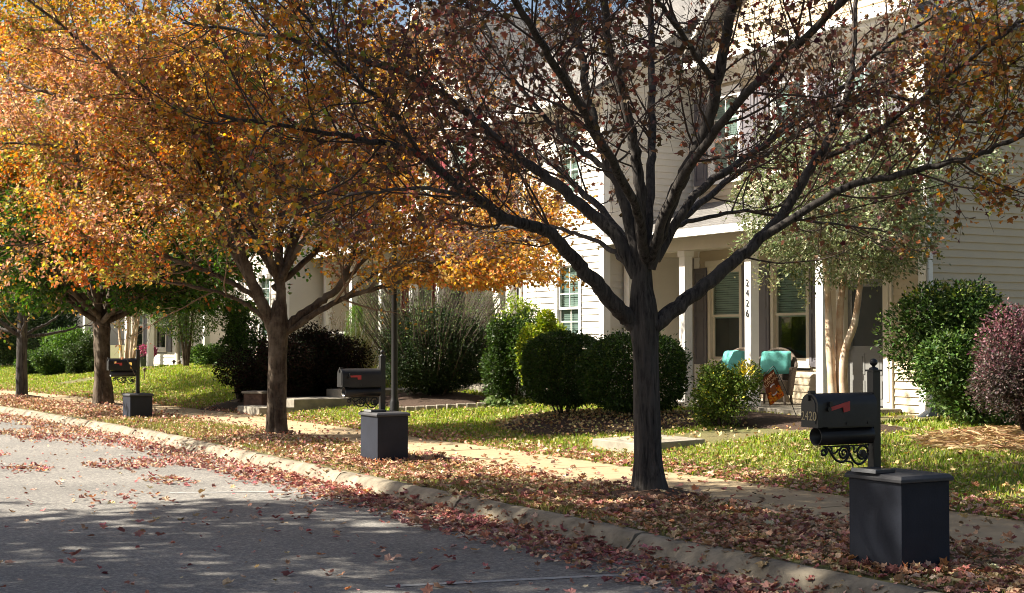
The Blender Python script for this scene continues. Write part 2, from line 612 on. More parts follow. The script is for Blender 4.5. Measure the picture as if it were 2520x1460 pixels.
def wander(p0, d0, length, n, rng, amp=0.25, up=0.0):
    pts = [np.array(p0, float)]
    d = np.array(d0, float)
    d /= np.linalg.norm(d) + 1e-9
    st = length / (n - 1)
    for _ in range(n - 1):
        d = d + amp * rng.normal(size=3) * 0.5
        d[2] += up
        d /= np.linalg.norm(d)
        pts.append(pts[-1] + d * st)
    return np.array(pts)


def grow(limbs, rng, b2=4.0, l2=1.4, b3=6.0, l3=0.5, nl=5, start=0.25, up=0.05, keep=None, drop=0.10, side=0.9, zmin=None, br_r=(.008, .009)):
    """branches and twigs off the limbs; returns branch lines, twig lines, leaf points and directions"""
    br, tw, LP, LD = [], [], [], []

    def lift(q):
        if zmin is not None:
            q[:, 2] = np.where(q[:, 2] < zmin, np.minimum(q[0, 2], zmin) * 0 + zmin + (zmin - q[:, 2]) * .35, q[:, 2]) if q[0, 2] >= zmin else q[:, 2]
        return q

    for pts, rad in limbs:
        seg = np.linalg.norm(np.diff(pts, axis=0), axis=1)
        L = seg.sum()
        cum = np.concatenate([[0], np.cumsum(seg)]) / L
        m = max(3, int(L * b2))
        for f in np.linspace(start, 1.0, m) + rng.uniform(-.5, .5, m) * (1 - start) / m:
            f = min(max(f, 0.05), 1)
            p = np.array([np.interp(f, cum, pts[:, k]) for k in range(3)])
            if keep is not None and not keep(p, rng):
                continue
            if zmin is not None and p[2] < zmin and rng.uniform() < .75:
                continue
            r = np.interp(f, cum, rad)
            i = min(len(pts) - 2, int(np.searchsorted(cum, f)))
            i = max(0, min(i, len(pts) - 2))
            tan = pts[i + 1] - pts[i]
            tan /= np.linalg.norm(tan) + 1e-9
            q = rng.normal(size=3)
            q -= q.dot(tan) * tan
            q /= np.linalg.norm(q) + 1e-9
            d = tan * 0.75 + q * side + np.array([0, 0, 0.12])
            ln = l2 * rng.uniform(0.55, 1.25) * (1.15 - 0.5 * f)
            bp = lift(wander(p, d, ln, 7, rng, 0.32, up))
            r2 = min(0.55 * r, br_r[0] + br_r[1] * ln)
            br.append((bp, np.linspace(r2, 0.003, 7)))
            m3 = max(2, int(ln * b3))
            for g in rng.uniform(0.2, 1.0, m3):
                k = g * 6
                j = min(5, int(k))
                tp = bp[j] * (1 - (k - j)) + bp[j + 1] * (k - j)
                t2 = bp[j + 1] - bp[j]
                t2 /= np.linalg.norm(t2) + 1e-9
                q = rng.normal(size=3)
                q -= q.dot(t2) * t2
                q /= np.linalg.norm(q) + 1e-9
                dd = t2 * 0.8 + q * 0.8
                tl = l3 * rng.uniform(0.5, 1.3)
                tp_ = lift(wander(tp, dd, tl, 5, rng, 0.5, 0.02))
                tw.append((tp_, np.array([0.0036, 0.003, 0.0025, 0.002, 0.0014])))
                cnt = rng.poisson(nl if zmin is None or tp_[-1, 2] >= zmin - .05 else nl * .12)
                if cnt:
                    h = rng.uniform(0.15, 1.05, cnt) * 4
                    jj = np.clip(h.astype(int), 0, 3)
                    hh = (h - jj)[:, None]
                    lp = tp_[jj] * (1 - hh) + tp_[jj + 1] * hh + rng.normal(size=(cnt, 3)) * 0.035
                    lp[:, 2] -= rng.uniform(0, drop, cnt) * 0.5
                    LP.append(lp)
                    LD.append(np.tile(tp_[-1] - tp_[0], (cnt, 1)) / tl)
    LP = np.concatenate(LP) if LP else np.zeros((0, 3))
    LD = np.concatenate(LD) if LD else np.zeros((0, 3))
    return br, tw, LP, LD


def trunk_ridge(seed, amp=0.05):
    def f(u, th):
        return 1 + amp * np.sin(th * 5 + 1.3 * np.sin(u * 7 + seed) + seed) * 0.5 + amp * 0.6 * np.sin(th * 11 + u * 9 + seed) * 0.5 + amp * 0.8 * np.sin(u * 23 + 2 * np.sin(th * 2 + seed)) * 0.4
    return f


def build_tree(name, label, base, trunk, limbs, rng, bark, twigm, leafm, tpl, lsize, colfun, group=None, gargs=None, twig_sides=3, seed=1, extra=None, thin=None):
    root = empty(name, tuple(base), label, "tree", group=group)
    b = np.array(base)
    mb = MB()
    tp, tr = trunk
    tpn = smooth_line(tp, 26)
    trn = np.interp(np.linspace(0, 1, 26), np.linspace(0, 1, len(tr)), tr)
    mb.tube(tpn - b, trn, 30, ridge=trunk_ridge(seed, 0.13))
    mb.build('trunk', bark, root)
    mb = MB()
    big = []
    for pts, rad in limbs:
        n = max(10, 5 * len(pts))
        sp = smooth_line(pts, n)
        sp[2:] += rng.normal(size=(n - 2, 3)) * 0.008
        rd = np.interp(np.linspace(0, 1, n), np.linspace(0, 1, len(rad)), rad)
        mb.tube(sp - b, rd, 12, ridge=trunk_ridge(seed + n, 0.035))
        big.append((sp, rd))
    mb.build('limbs', bark, root)
    br, tw, LP, LD = grow(big, rng, **(gargs or {}))
    mb = MB()
    for p, r in br:
        mb.tube(p - b, r, 5, cap=False)
    for p, r in tw:
        mb.tube(p - b, r, twig_sides, cap=False)
    mb.build('branches', twigm, root)
    if thin is not None:
        ok = thin(LP, rng)
        LP, LD = LP[ok], LD[ok]
    if extra is not None:
        e = extra(rng)
        LP = np.concatenate([LP, e])
        LD = np.concatenate([LD, rng.normal(size=e.shape)])
    mb = MB()
    leaves(mb, LP - b, lsize, rng, tpl, colfun(LP, rng), upb=0.25, droop=0.7, dirs=LD)
    mb.build('crown', leafm, root, colour=True)
    print(name, 'branches', len(br), 'twigs', len(tw), 'leaves', len(LP))
    return root


# --- the maple nearest the camera, limb by limb
def L(trace, Y0, Y1, r0, r1, ext=None):
    n = len(trace)
    pts = [P3(x, y, Y0 + (Y1 - Y0) * (i / (n - 1)) ** 1.2) for i, (x, y) in enumerate(trace)]
    if ext:
        d = pts[-1] - pts[-2]
        d /= np.linalg.norm(d)
        pts.append(pts[-1] + d * ext)
    return np.array(pts), np.array([r0, (r0 * .62 + r1 * .38), (r0 * .3 + r1 * .7), r1])


Y = 13.9
tree1_trunk = (np.array([P3(1600, 1240, Y), P3(1597, 1200, Y), P3(1593, 1120, Y), P3(1591, 1000, Y), P3(1588, 880, Y), P3(1584, 800, Y), P3(1580, 740, Y), P3(1580, 680, Y), P3(1584, 600, Y)]),
               [0.25, 0.168, 0.128, 0.116, 0.117, 0.132, 0.125, 0.09, 0.05])
tree1_limbs = [
    L([(1560, 800), (1530, 768), (1488, 722), (1440, 668), (1400, 624), (1350, 572), (1290, 551), (1235, 534), (1185, 492), (1120, 452), (1062, 402), (980, 362), (850, 332), (760, 318)], Y, Y - 1.9, .085, .014, .8),
    L([(1605, 805), (1650, 770), (1720, 716), (1780, 666), (1840, 612), (1902, 556), (1962, 470), (2004, 400), (2042, 342), (2078, 262), (2098, 180), (2108, 60)], Y, Y + 1.2, .082, .021, 1.2),
    L([(1850, 602), (1950, 540), (2080, 462), (2200, 431), (2330, 402), (2430, 372), (2520, 332), (2640, 300)], Y + .4, Y - .8, .045, .013, .6),
    L([(1568, 680), (1510, 574), (1450, 522), (1380, 462), (1300, 402), (1220, 342), (1140, 268), (1060, 214), (960, 166), (850, 132), (700, 92), (560, 70)], Y, Y + .9, .068, .013, .5),
    L([(1572, 660), (1540, 505), (1500, 402), (1470, 332), (1450, 250), (1430, 130), (1408, 40)], Y, Y + .6, .062, .031, 1.8),
    L([(1582, 650), (1574, 455), (1560, 352), (1538, 240), (1502, 120), (1488, 0)], Y, Y - .7, .060, .031, 1.8),
    L([(1590, 650), (1602, 455), (1605, 332), (1606, 180), (1605, 0)], Y, Y + 1.5, .050, .029, 2.0),
    L([(1596, 660), (1648, 505), (1690, 420), (1740, 312), (1770, 200), (1790, 80), (1815, -20)], Y, Y - .9, .070, .040, 1.8),
    L([(1615, 640), (1700, 492), (1790, 422), (1870, 366), (1960, 300), (2040, 240), (2120, 168), (2210, 92), (2340, 16)], Y + .1, Y + 2.0, .046, .014, .8),
    L([(1545, 650), (1500, 612), (1420, 575), (1340, 556), (1230, 560)], Y, Y + 2.3, .030, .008, .7),
    L([(1512, 440), (1470, 395), (1390, 340), (1310, 250), (1240, 150), (1190, 40)], Y + .14, Y + 1.6, .034, .013, 1.2),
    L([(1060, 400), (1000, 330), (960, 260), (880, 200), (800, 100)], Y - 1.4, Y - 2.2, .022, .011, .8),
    L([(1240, 534), (1100, 470), (980, 465), (860, 480), (790, 500)], Y - .9, Y + .6, .024, .008, .6),
    L([(1640, 560), (1720, 540), (1850, 520), (2000, 545), (2120, 560)], Y + .2, Y + 2.6, .026, .008, .6),
    L([(2080, 262), (2180, 230), (2300, 265), (2400, 300), (2520, 270)], Y + 1.0, Y + .2, .022, .008, .6),
    L([(1766, 212), (1700, 110), (1640, 20)], Y - .45, Y - 2.0, .030, .015, 1.2),
    L([(1590, 640), (1560, 500), (1480, 350), (1380, 180), (1280, 20)], Y - .1, Y - 3.2, .050, .021, 1.4),
    L([(1600, 640), (1660, 470), (1780, 300), (1950, 120), (2120, -40)], Y - .1, Y - 3.2, .050, .021, 1.2),
    L([(1600, 640), (1680, 540), (1800, 440), (1960, 330), (2140, 220)], Y + .1, Y + 3.6, .045, .013, .8),
    L([(1575, 640), (1500, 540), (1390, 430), (1260, 320), (1130, 230)], Y + .1, Y + 3.6, .045, .013, .8),
    L([(2000, 400), (2150, 330), (2320, 200), (2460, 90), (2580, 10)], Y + .8, Y - 1.0, .030, .011, .8),
]


def tree1_keep(p, rng):
    x = 1260 + 3600 * p[0] / p[1]
    y = 835 - 3600 * (p[2] - CAMZ) / p[1]
    pr = 1.0
    if 1330 < x < 2130:
        pr = 0.72
    if y > 560 and x < 2200:
        pr *= 0.40
    if y < -120:
        pr *= 0.5
    return rng.uniform() < pr


def tree1_thin(LP, rng):
    """the middle of the crown has dropped most of its leaves"""
    x = 1260 + 3600 * LP[:, 0] / LP[:, 1]
    y = 835 - 3600 * (LP[:, 2] - CAMZ) / LP[:, 1]
    k = 0.46 + 0.54 * sstep((x - 2060) / 260) + 0.62 * sstep((1330 - x) / 320)
    k = k * (0.55 + 0.9 * vnoise(LP[:, 0] + LP[:, 1], LP[:, 2] * 1.3, 61, .45))
    k = np.where((y > 500) & (x < 2200) & (x > 1150), k * .5, k)
    return rng.uniform(size=len(LP)) < k


def tree2_thin(LP, rng):
    x = 1260 + 3600 * LP[:, 0] / LP[:, 1]
    v = vnoise(LP[:, 0] + .5 * LP[:, 1], LP[:, 2] * 1.2, 63, .7)
    k = np.where((x > 520) & (x < 930), np.where(v < .5, .30, .85), np.where(v < .28, .5, 1.0))
    return rng.uniform(size=len(LP)) < k


def tree1_col(LP, rng):
    x = 1260 + 3600 * LP[:, 0] / LP[:, 1]
    n = len(LP)
    c = palette(rng, n, [(.13, .062, .042), (.16, .08, .045), (.11, .072, .035), (.19, .085, .06), (.08, .06, .03), (.18, .05, .045), (.07, .03, .032)], [4, 4, 3, 2.2, 2.5, 1.3, 2.5])
    o = palette(rng, n, [(.36, .18, .045), (.30, .12, .04), (.24, .19, .05), (.42, .20, .07), (.17, .17, .04)], [3, 3, 2, 2, 2])
    w = np.clip(np.maximum((x - 2180) / 300, (1020 - x) / 350), 0, 0.8)
    pick = rng.uniform(size=n) < w
    c[pick] = o[pick]
    return c


# --- trees grown from a fork
def auto_limbs(fork, rng, n, elevs, length, r0, az0=0.0, bend=0.10):
    out = []
    for i in range(n):
        az = az0 + 2 * np.pi * i / n + rng.uniform(-.25, .25)
        el = math.radians(rng.uniform(*elevs))
        ln = length * rng.uniform(0.8, 1.1)
        d = np.array([math.cos(az) * math.cos(el), math.sin(az) * math.cos(el), math.sin(el)])
        pts = [np.array(fork, float) - d * 0.12]
        for k in range(8):
            d = d + rng.normal(size=3) * 0.10
            d[2] += bend * (0.5 if k > 4 else 1.0) * 0.6
            d /= np.linalg.norm(d)
            pts.append(pts[-1] + d * ln / 8)
        out.append((np.array(pts), np.array([r0, r0 * .72, r0 * .4, r0 * .14])))
    return out


def in_frame_keep(xr=(-500, 3000), top=-260):
    def f(p, rng):
        if p[1] < 1:
            return False
        x = 1260 + 3600 * p[0] / p[1]
        y = 835 - 3600 * (p[2] - CAMZ) / p[1]
        if y < top:
            return rng.uniform() < 0.55
        return True
    return f


ORANGE = [(.46, .21, .05), (.43, .28, .075), (.40, .14, .06), (.50, .31, .17), (.29, .26, .06), (.52, .17, .035), (.36, .16, .065), (.20, .21, .045)]
GREEN = [(.035, .085, .013), (.055, .115, .017), (.026, .062, .011), (.09, .14, .022)]


def patchy(LP, rng, scale=.75):
    """neighbouring leaves turn together: gold, rust, pinkish tan and olive patches"""
    n = len(LP)
    pals = [palette(rng, n, q, None, .30) for q in (
        [(.52, .30, .075), (.56, .36, .13), (.44, .25, .06), (.34, .21, .06)],
        [(.52, .18, .055), (.58, .22, .06), (.42, .15, .06), (.32, .12, .05)],
        [(.54, .32, .20), (.46, .22, .14), (.58, .38, .25), (.34, .18, .11)],
        [(.36, .31, .07), (.26, .25, .055), (.44, .33, .09), (.18, .17, .045)])]
    a = vnoise(LP[:, 0] + .6 * LP[:, 1], LP[:, 2] - .4 * LP[:, 1], 41, scale) + .20 * rng.normal(size=n)
    b = vnoise(LP[:, 0] - .5 * LP[:, 1], LP[:, 2] + .5 * LP[:, 1], 47, scale) + .20 * rng.normal(size=n)
    c = np.where((a > .5)[:, None], np.where((b > .58)[:, None], pals[2], pals[0]), np.where((b > .60)[:, None], pals[3], pals[1]))
    return c, pals[3], pals[0]


def tree2_col(LP, rng):
    x = 1260 + 3600 * LP[:, 0] / LP[:, 1]
    y = 835 - 3600 * (LP[:, 2] - CAMZ) / LP[:, 1]
    n = len(LP)
    c, g, o = patchy(LP, rng)
    w = np.clip(0.50 * np.exp(-((x - 640) / 170) ** 2) * np.clip((y + 100) / 500, 0, 1), 0, .7)
    pick = rng.uniform(size=n) < w
    c[pick] = g[pick]
    pick = rng.uniform(size=n) < np.clip((x - 850) / 120, 0, .7)
    c[pick] = o[pick]
    return c


def tree3_col(LP, rng):
    n = len(LP)
    c, _, _ = patchy(LP, rng, 1.1)
    g = palette(rng, n, GREEN, None, 0.25)
    w = sstep((5.3 - LP[:, 2] + rng.normal(size=n) * .5) / 1.6) * .95
    pick = rng.uniform(size=n) < w
    c[pick] = g[pick]
    return c


def tree4_col(LP, rng):
    n = len(LP)
    c = palette(rng, n, [(.16, .15, .03), (.26, .17, .05), (.09, .14, .025), (.34, .18, .06), (.06, .12, .02)], None, 0.25)
    return c


# ------------------------------------------------------------------ ground
def ground_grid(name, ss, ts, zf, material, kind='structure'):
    S, Tt = np.meshgrid(ss, ts, indexing='ij')
    x, y = ST(S, Tt)
    z = zf(S, Tt)
    v = np.stack([x, y, z], -1).reshape(-1, 3)
    a, b = len(ss), len(ts)
    i = np.arange(a - 1)[:, None] * b + np.arange(b - 1)[None]
    i = i.ravel()
    f = np.stack([i, i + b, i + b + 1, i + 1], 1)
    mb = MB()
    mb.add(v, [f], smooth=True)
    o = mb.build(name, material)
    return tag(o, kind=kind)


far_s = np.array([-260, -140, -70, -30, -10, 0, 3.0])
S_FINE = np.concatenate([far_s, np.arange(4, 62, 0.25), np.arange(62, 90, 2), [100, 130, 180, 260]])
T_LAWN = np.concatenate([[6.52, 6.6], np.arange(6.7, 17.2, 0.2), [18, 20, 25, 40, 80, 160, 320]])
ground_grid('lawn_ground', S_FINE, T_LAWN, lambda s, t: gz(s, t) - np.where((t > 8.2) & (t < 9.55), 0.02, 0), M['ground'])
ground_grid('road', np.concatenate([far_s, np.arange(4, 90, 1.0), [100, 130, 180, 260]]), np.array([-320, -160, -60, -20, -8, 0, 3, 5, 6.0, 6.33]),
            lambda s, t: -0.13 + 0 * t, M['asphalt'])

# kerb: rolled profile in cast lengths
rng = np.random.default_rng(5)
mb = MB()
prof = np.array([(6.26, -0.14), (6.29, -0.118), (6.34, -0.085), (6.375, -0.035), (6.41, -0.006), (6.45, 0.008), (6.51, 0.010), (6.555, 0.0), (6.565, -0.14)])
s0 = -30.0
while s0 < 110:
    ln = 3.05 if s0 < 60 else 10
    ss = np.linspace(s0 + 0.014, s0 + ln - 0.014, 9)
    wob = rng.normal() * 0.013
    rows = []
    for s in ss:
        j = 0.004 * rng.normal(size=(len(prof), 2))
        j[[0, -1]] = 0
        x, y = ST(np.full(len(prof), s), prof[:, 0] + wob + j[:, 0])
        rows.append(np.stack([x, y, prof[:, 1] + j[:, 1] + 0.5 * wob], 1))
    v = np.concatenate(rows)
    k = len(prof)
    f = [(a * k + b, (a + 1) * k + b, (a + 1) * k + b + 1, a * k + b + 1) for a in range(8) for b in range(k - 1)]
    mb.add(v, [np.array(f)], smooth=True)
    mb.add(rows[0], [np.arange(k)[None]])
    mb.add(rows[-1], [np.arange(k)[::-1][None]])
    s0 += ln
tag(mb.build('kerb', M['kerb']), kind='structure')

# pavement slabs
mb = MB()
s0 = -20.2
while s0 < 100:
    ln = 1.52
    a = np.linspace(s0 + 0.006, s0 + ln - 0.006, 4)
    top = 0.032 + rng.normal() * 0.003
    x0, y0 = ST(a, np.full(4, 8.15))
    x1, y1 = ST(a, np.full(4, 9.6))
    v = np.concatenate([np.stack([x0, y0, np.full(4, top)], 1), np.stack([x1, y1, np.full(4, top)], 1),
                        np.stack([x0, y0, np.full(4, -.06)], 1), np.stack([x1, y1, np.full(4, -.06)], 1)])
    f = []
    for q in range(3):
        f += [(q, q + 1, q + 5, q + 4), (q + 8, q + 9, q + 1, q), (q + 4, q + 5, q + 13, q + 12)]
    f += [(0, 4, 12, 8), (3, 11, 15, 7)]
    mb.add(v, f)
    s0 += ln
tag(mb.build('pavement', M['concrete']), kind='structure')

# worn parking bay lines
mb = MB()
for (xa, ya, xb, yb) in ((-0.85, 9.92, 0.95, 10.47), (-3.72, 15.95, -1.85, 16.12)):
    d = np.array([xb - xa, yb - ya])
    d /= np.linalg.norm(d)
    nn = np.array([-d[1], d[0]]) * 0.04
    q = np.array([(xa, ya), (xb, yb)])
    v = [(*(q[0] - nn), -.126), (*(q[1] - nn), -.126), (*(q[1] + nn), -.126), (*(q[0] + nn), -.126)]
    mb.add(v, [(0, 1, 2, 3)])
tag(mb.build('road_markings', M['paint']), kind='structure')


def bed(name, cs, ct, rs, rt, material, h=0.05, seed=0, rot=0.0):
    """a planting bed: a low irregular dome of earth laid on the lawn"""
    mb = MB()
    n, m = 48, 8
    rows = []
    for k in range(m + 1):
        f = k / m
        a = np.linspace(0, 2 * np.pi, n, endpoint=False)
        w = 1 + 0.10 * np.sin(3 * a + seed) + 0.06 * np.sin(7 * a + 2 * seed)
        ds, dt = np.cos(a) * rs * f * w, np.sin(a) * rt * f * w
        s = cs + ds * math.cos(rot) - dt * math.sin(rot)
        t = ct + ds * math.sin(rot) + dt * math.cos(rot)
        x, y = ST(s, t)
        z = gz(s, t) + h * (1 - f ** 2.5) + (0.006 if f < 1 else -0.05) + 0.012 * vnoise(s, t, seed, 0.12)
        rows.append(np.stack([x, y, z], 1))
    v = np.concatenate(rows)
    i = np.arange(n)
    j = (i + 1) % n
    f = np.concatenate([np.stack([i + k * n, i + (k + 1) * n, j + (k + 1) * n, j + k * n], 1) for k in range(m)])
    mb.add(v, [f], smooth=True)
    return tag(mb.build(name, material), kind='structure')


def st_of(px, Y):
    return toST((px - 1260) / 3600.0 * Y, Y)


s, t = st_of(1470, 23.2)
bed('mulch_bed', float(s), float(t), 2.3, 1.5, M['mulch'], 0.10, 1)
s, t = st_of(1860, 22.0)
bed('mulch_bed', float(s), float(t), 3.3, 0.80, M['mulch'], 0.05, 4)
s, t = st_of(2500, 17.6)
bed('straw_bed', float(s), float(t), 1.15, 1.05, M['straw'], 0.06, 2)
s, t = st_of(1060, 29.4)
bed('mulch_bed', float(s), float(t), 1.7, 1.05, M['mulch'], 0.14, 3)
s, t = st_of(700, 31.5)
bed('mulch_bed', float(s), float(t), 2.2, 1.6, M['mulch'], 0.08, 5)
for T, r in ((T1, 0.62), (T2, 0.5), (T3, 0.7), (T4, 0.5)):
    s, t = toST(T[0], T[1])
    bed('bare_soil', float(s), float(t), r, min(r, 0.62), M['soil'], 0.012, float(s))


# ------------------------------------------------------------------ grass and fallen leaves
def vis(s, t, margin=0.42):
    x, y = ST(s, t)
    return (y > 8.2) & (np.abs(x) < margin * y + 0.4)


rng = np.random.default_rng(11)


def scatter(n, s_rng, t_rng):
    # denser near the camera
    u = rng.uniform(size=n)
    s = s_rng[0] + (s_rng[1] - s_rng[0]) * u ** 1.5
    t = rng.uniform(t_rng[0], t_rng[1], n)
    return s, t


bed_list = []
s, t = scatter(330000, (5, 58), (6.58, 16.6))
near_tree = np.zeros(len(s), bool)
x, y = ST(s, t)
for T, r in ((T1, 0.55), (T2, 0.42), (T3, 0.6), (T4, 0.45)):
    near_tree |= (x - T[0]) ** 2 + (y - T[1]) ** 2 < r * r * rng.uniform(0.5, 1.2, len(s))
for (bx, bY, ra, rb) in ((1470, 23.2, 2.2, 1.4), (1860, 22.0, 3.2, .76), (2500, 17.6, 1.05, .95), (1060, 29.4, 1.6, .95), (700, 31.5, 2.1, 1.5)):
    bs, bt = st_of(bx, bY)
    near_tree |= ((s - bs) / ra) ** 2 + ((t - bt) / rb) ** 2 < 1
# walkways stay clear
near_tree |= (s > 15.65) & (s < 16.95) & (t > 10.4)
near_tree |= (s > 27.5) & (s < 28.9) & (t > 9.4)
near_tree |= (s > 43.9) & (s < 45.4) & (t > 11)
dens = np.where(t < 8.4, 0.16 + 0.75 * (vnoise(s, t, 9, 1.1) > 0.58), 0.95)
dens = np.where((t > 6.7) & (t < 8.3) & (s > 23.5) & (s < 28), 0.9, dens)
dens = np.where((t < 8.4) & (s > 29), 0.05, dens)
ok = vis(s, t) & ~((t > 8.13) & (t < 9.63)) & ~near_tree & (rng.uniform(size=len(s)) < dens)
s, t = s[ok], t[ok]
x, y = ST(s, t)
z = gz(s, t)
n = len(s)
print('grass blades', n)
h = rng.uniform(0.028, 0.064, n) * (0.75 + 0.5 * vnoise(s, t, 2, 0.8)) * (1 + 0.012 * y)
w = rng.uniform(0.004, 0.008, n) * (1 + 0.03 * y)
a = rng.uniform(0, 2 * np.pi, n)
lean = rng.uniform(0.1, 0.75, n)
b = rng.uniform(0, 2 * np.pi, n)
base = np.stack([x, y, z - 0.005], 1)
sd = np.stack([np.cos(a), np.sin(a), np.zeros(n)], 1) * w[:, None]
mid = base + np.stack([np.cos(b) * lean * h * .35, np.sin(b) * lean * h * .35, h * .6], 1)
tip = base + np.stack([np.cos(b) * lean * h, np.sin(b) * lean * h, h * (1 - .25 * lean)], 1)
V = np.stack([base - sd, base + sd, mid + sd * .7, tip, mid - sd * .7], 1).reshape(-1, 3)
q = np.arange(n)[:, None] * 5
cg = palette(rng, n, [(.21, .29, .038), (.29, .33, .055), (.15, .23, .03), (.38, .36, .11), (.34, .28, .11)], [5, 4, 4, 2, 1.2], 0.2)
dry = (t < 8.4) | (rng.uniform(size=n) < 0.35 * np.exp(-(t - 9.5) / 1.2))
cd = palette(rng, n, [(.30, .25, .10), (.22, .19, .07), (.18, .21, .05)], None, .2)
cg[dry] = cd[dry]
mb = MB()
mb.add(V, [q + np.array([[0, 1, 2, 4]]), q + np.array([[4, 2, 3]])], col=np.repeat(cg, 5, 0))
tag(mb.build('grass', M['blade'], colour=True), kind='stuff')

# fallen leaves
LT = [(.48, .29, .19), (.54, .37, .24), (.40, .20, .14), (.33, .13, .11), (.58, .43, .29), (.30, .18, .11), (.48, .23, .11), (.24, .10, .09)]
s, t = scatter(520000, (4.5, 62), (-3, 16.8))
g = np.clip(1 - np.abs(t - 6.16) / 0.70, 0, 1)
d = 0.9 * g ** 0.7 * (t < 6.4) * (0.75 + 0.7 * vnoise(s, t, 21, 0.9))
patch = np.exp(-((s - 20.0) / 4.0) ** 2) * np.clip((t - 2.2) / 3.2, 0, 1) * (t < 6.35)
d = np.maximum(d, 0.85 * patch * (vnoise(s, t * 2.2, 22, 1.3) > 0.60))
d = np.maximum(d, 0.9 * ((s > 25) & (t > 4.6) & (t < 6.4)) * (vnoise(s, t, 5, 1.5) > .35) * .8)
d = np.maximum(d, 0.007 * (t < 6.2) + 0.016 * (t < 6.2) * np.clip((t - 1) / 5, 0, 1))
d = np.where((t >= 6.4) & (t < 6.58), 0.05 + .5 * (vnoise(s, t, 77, .8) > .68), d)
vg = 0.38 + 0.62 * vnoise(s, t, 31, 0.9)
vg = np.where((s > 23.5) & (s < 27.5), vg * 0.35, vg)
vg = np.where(s > 29, 0.95, vg)
d = np.where((t >= 6.58) & (t < 8.15), vg, d)
d = np.where((t >= 8.15) & (t < 9.6), 0.035 + 0.5 * np.clip(1 - np.abs(t - 8.15) / .14, 0, 1) + 0.5 * np.clip(1 - np.abs(t - 9.6) / .14, 0, 1), d)
d = np.where(t >= 9.6, 0.55 * np.exp(-((t - 9.5) / 0.75) ** 2) + 0.12 * np.exp(-(t - 9.5) / 2.4) + 0.02, d)
bs, bt = st_of(1470, 23.2)
inbed = ((s - bs) / 2.3) ** 2 + ((t - bt) / 1.5) ** 2 < 1
d = np.where(inbed, 0.42, d)
x, y = ST(s, t)
for T, r in ((T1, 0.42),):
    d = np.where((x - T[0]) ** 2 + (y - T[1]) ** 2 < r * r, d * 0.25, d)
ok = vis(s, t, 0.40) & (rng.uniform(size=len(s)) < d)
s, t, inb = s[ok], t[ok], inbed[ok]
x, y = ST(s, t)
n = len(s)
z = surf(s, t) + rng.uniform(0.004, 0.022, n) + np.where((t > 9.6) | ((t > 6.75) & (t < 8.3)), 0.022, 0) + np.where(inb, 0.10 * (1 - ((s - bs) / 2.3) ** 2 - ((t - bt) / 1.5) ** 2), 0)
P = np.stack([x, y, z], 1)
c = palette(rng, n, LT, [4, 4, 3, 2, 3, 3, 2, 1.5], .22)
red = (t < 6.4) & (s < 26) & (rng.uniform(size=n) < .5)
cr = palette(rng, n, [(.38, .15, .14), (.44, .21, .17), (.30, .10, .10), (.50, .30, .23)], None, .2)
c[red] = cr[red]
lawn_l = t > 10.2
cl = palette(rng, n, [(.50, .40, .20), (.44, .32, .15), (.40, .24, .11), (.36, .34, .14)], None, .2)
c[lawn_l] = cl[lawn_l]
near = y < 19
mb = MB()
sz = np.array([0.028, 0.064])
big_l = near & (rng.uniform(size=n) < .28)
near &= ~big_l
leaves(mb, P[near], (.024, .054), rng, T_CURL, c[near], upb=0.5, droop=0.0, flat=True)
leaves(mb, P[big_l], (.055, .092), rng, T_CURL, c[big_l], upb=0.7, droop=0.0, flat=True)
near |= big_l
leaves(mb, P[~near], sz * 1.05, rng, T_FOLD, c[~near], upb=0.5, droop=0.0, flat=False)
print('fallen leaves', n, near.sum())
tag(mb.build('fallen_leaves', M['litter'], colour=True), kind='stuff')

# leaves gathered at the feet of the boxes
mb = MB()
for (px_, py_, Yd_, L_, W_) in ((2215, 1400, 9.55, .50, .427), (930, 1134, 17.9, .534, .41)):
    p0 = P3(px_, py_, Yd_)
    m = 150
    e = rng.integers(0, 3, m)
    f = rng.uniform(-.1, 1.1, m)
    dd = np.abs(rng.normal(size=m)) * .06 + .015
    lx = np.where(e == 0, -dd, np.where(e == 1, f * W_, W_ + dd))
    ly = np.where(e == 1, -dd, f * L_)
    x, y = p0[0] + VX * lx + UX * ly, p0[1] + VY * lx + UY * ly
    s, t = toST(x, y)
    P_ = np.stack([x, y, surf(s, t) + rng.uniform(.01, .05, m)], 1)
    leaves(mb, P_, (.035, .075), rng, T_CURL, palette(rng, m, LT, None, .22), upb=.3, droop=0)
tag(mb.build('leaf_drift', M['litter'], colour=True), kind='stuff')

# pine straw strands on the bed at the right
bs, bt = st_of(2500, 17.6)
n = 5000
a = rng.uniform(0, 2 * np.pi, n)
r = np.sqrt(rng.uniform(0, 1, n)) * 1.15
s, t = bs + r * np.cos(a), bt + r * np.sin(a)
x, y = ST(s, t)
P = np.stack([x, y, gz(s, t) + 0.06 * (1 - (r / 1.15) ** 2.5) + rng.uniform(0.005, 0.05, n)], 1)
mb = MB()
leaves(mb, P, (0.12, 0.24), rng, T_STRAW, palette(rng, n, [(.40, .28, .15), (.34, .22, .11), (.48, .36, .21)], None, .2), upb=1.5, droop=0, flat=True)
tag(mb.build('pine_straw', M['litter'], colour=True), kind='stuff')

# ------------------------------------------------------------------ house kit (local frame: x along the front towards the camera, y into the house)
LAP = 0.122


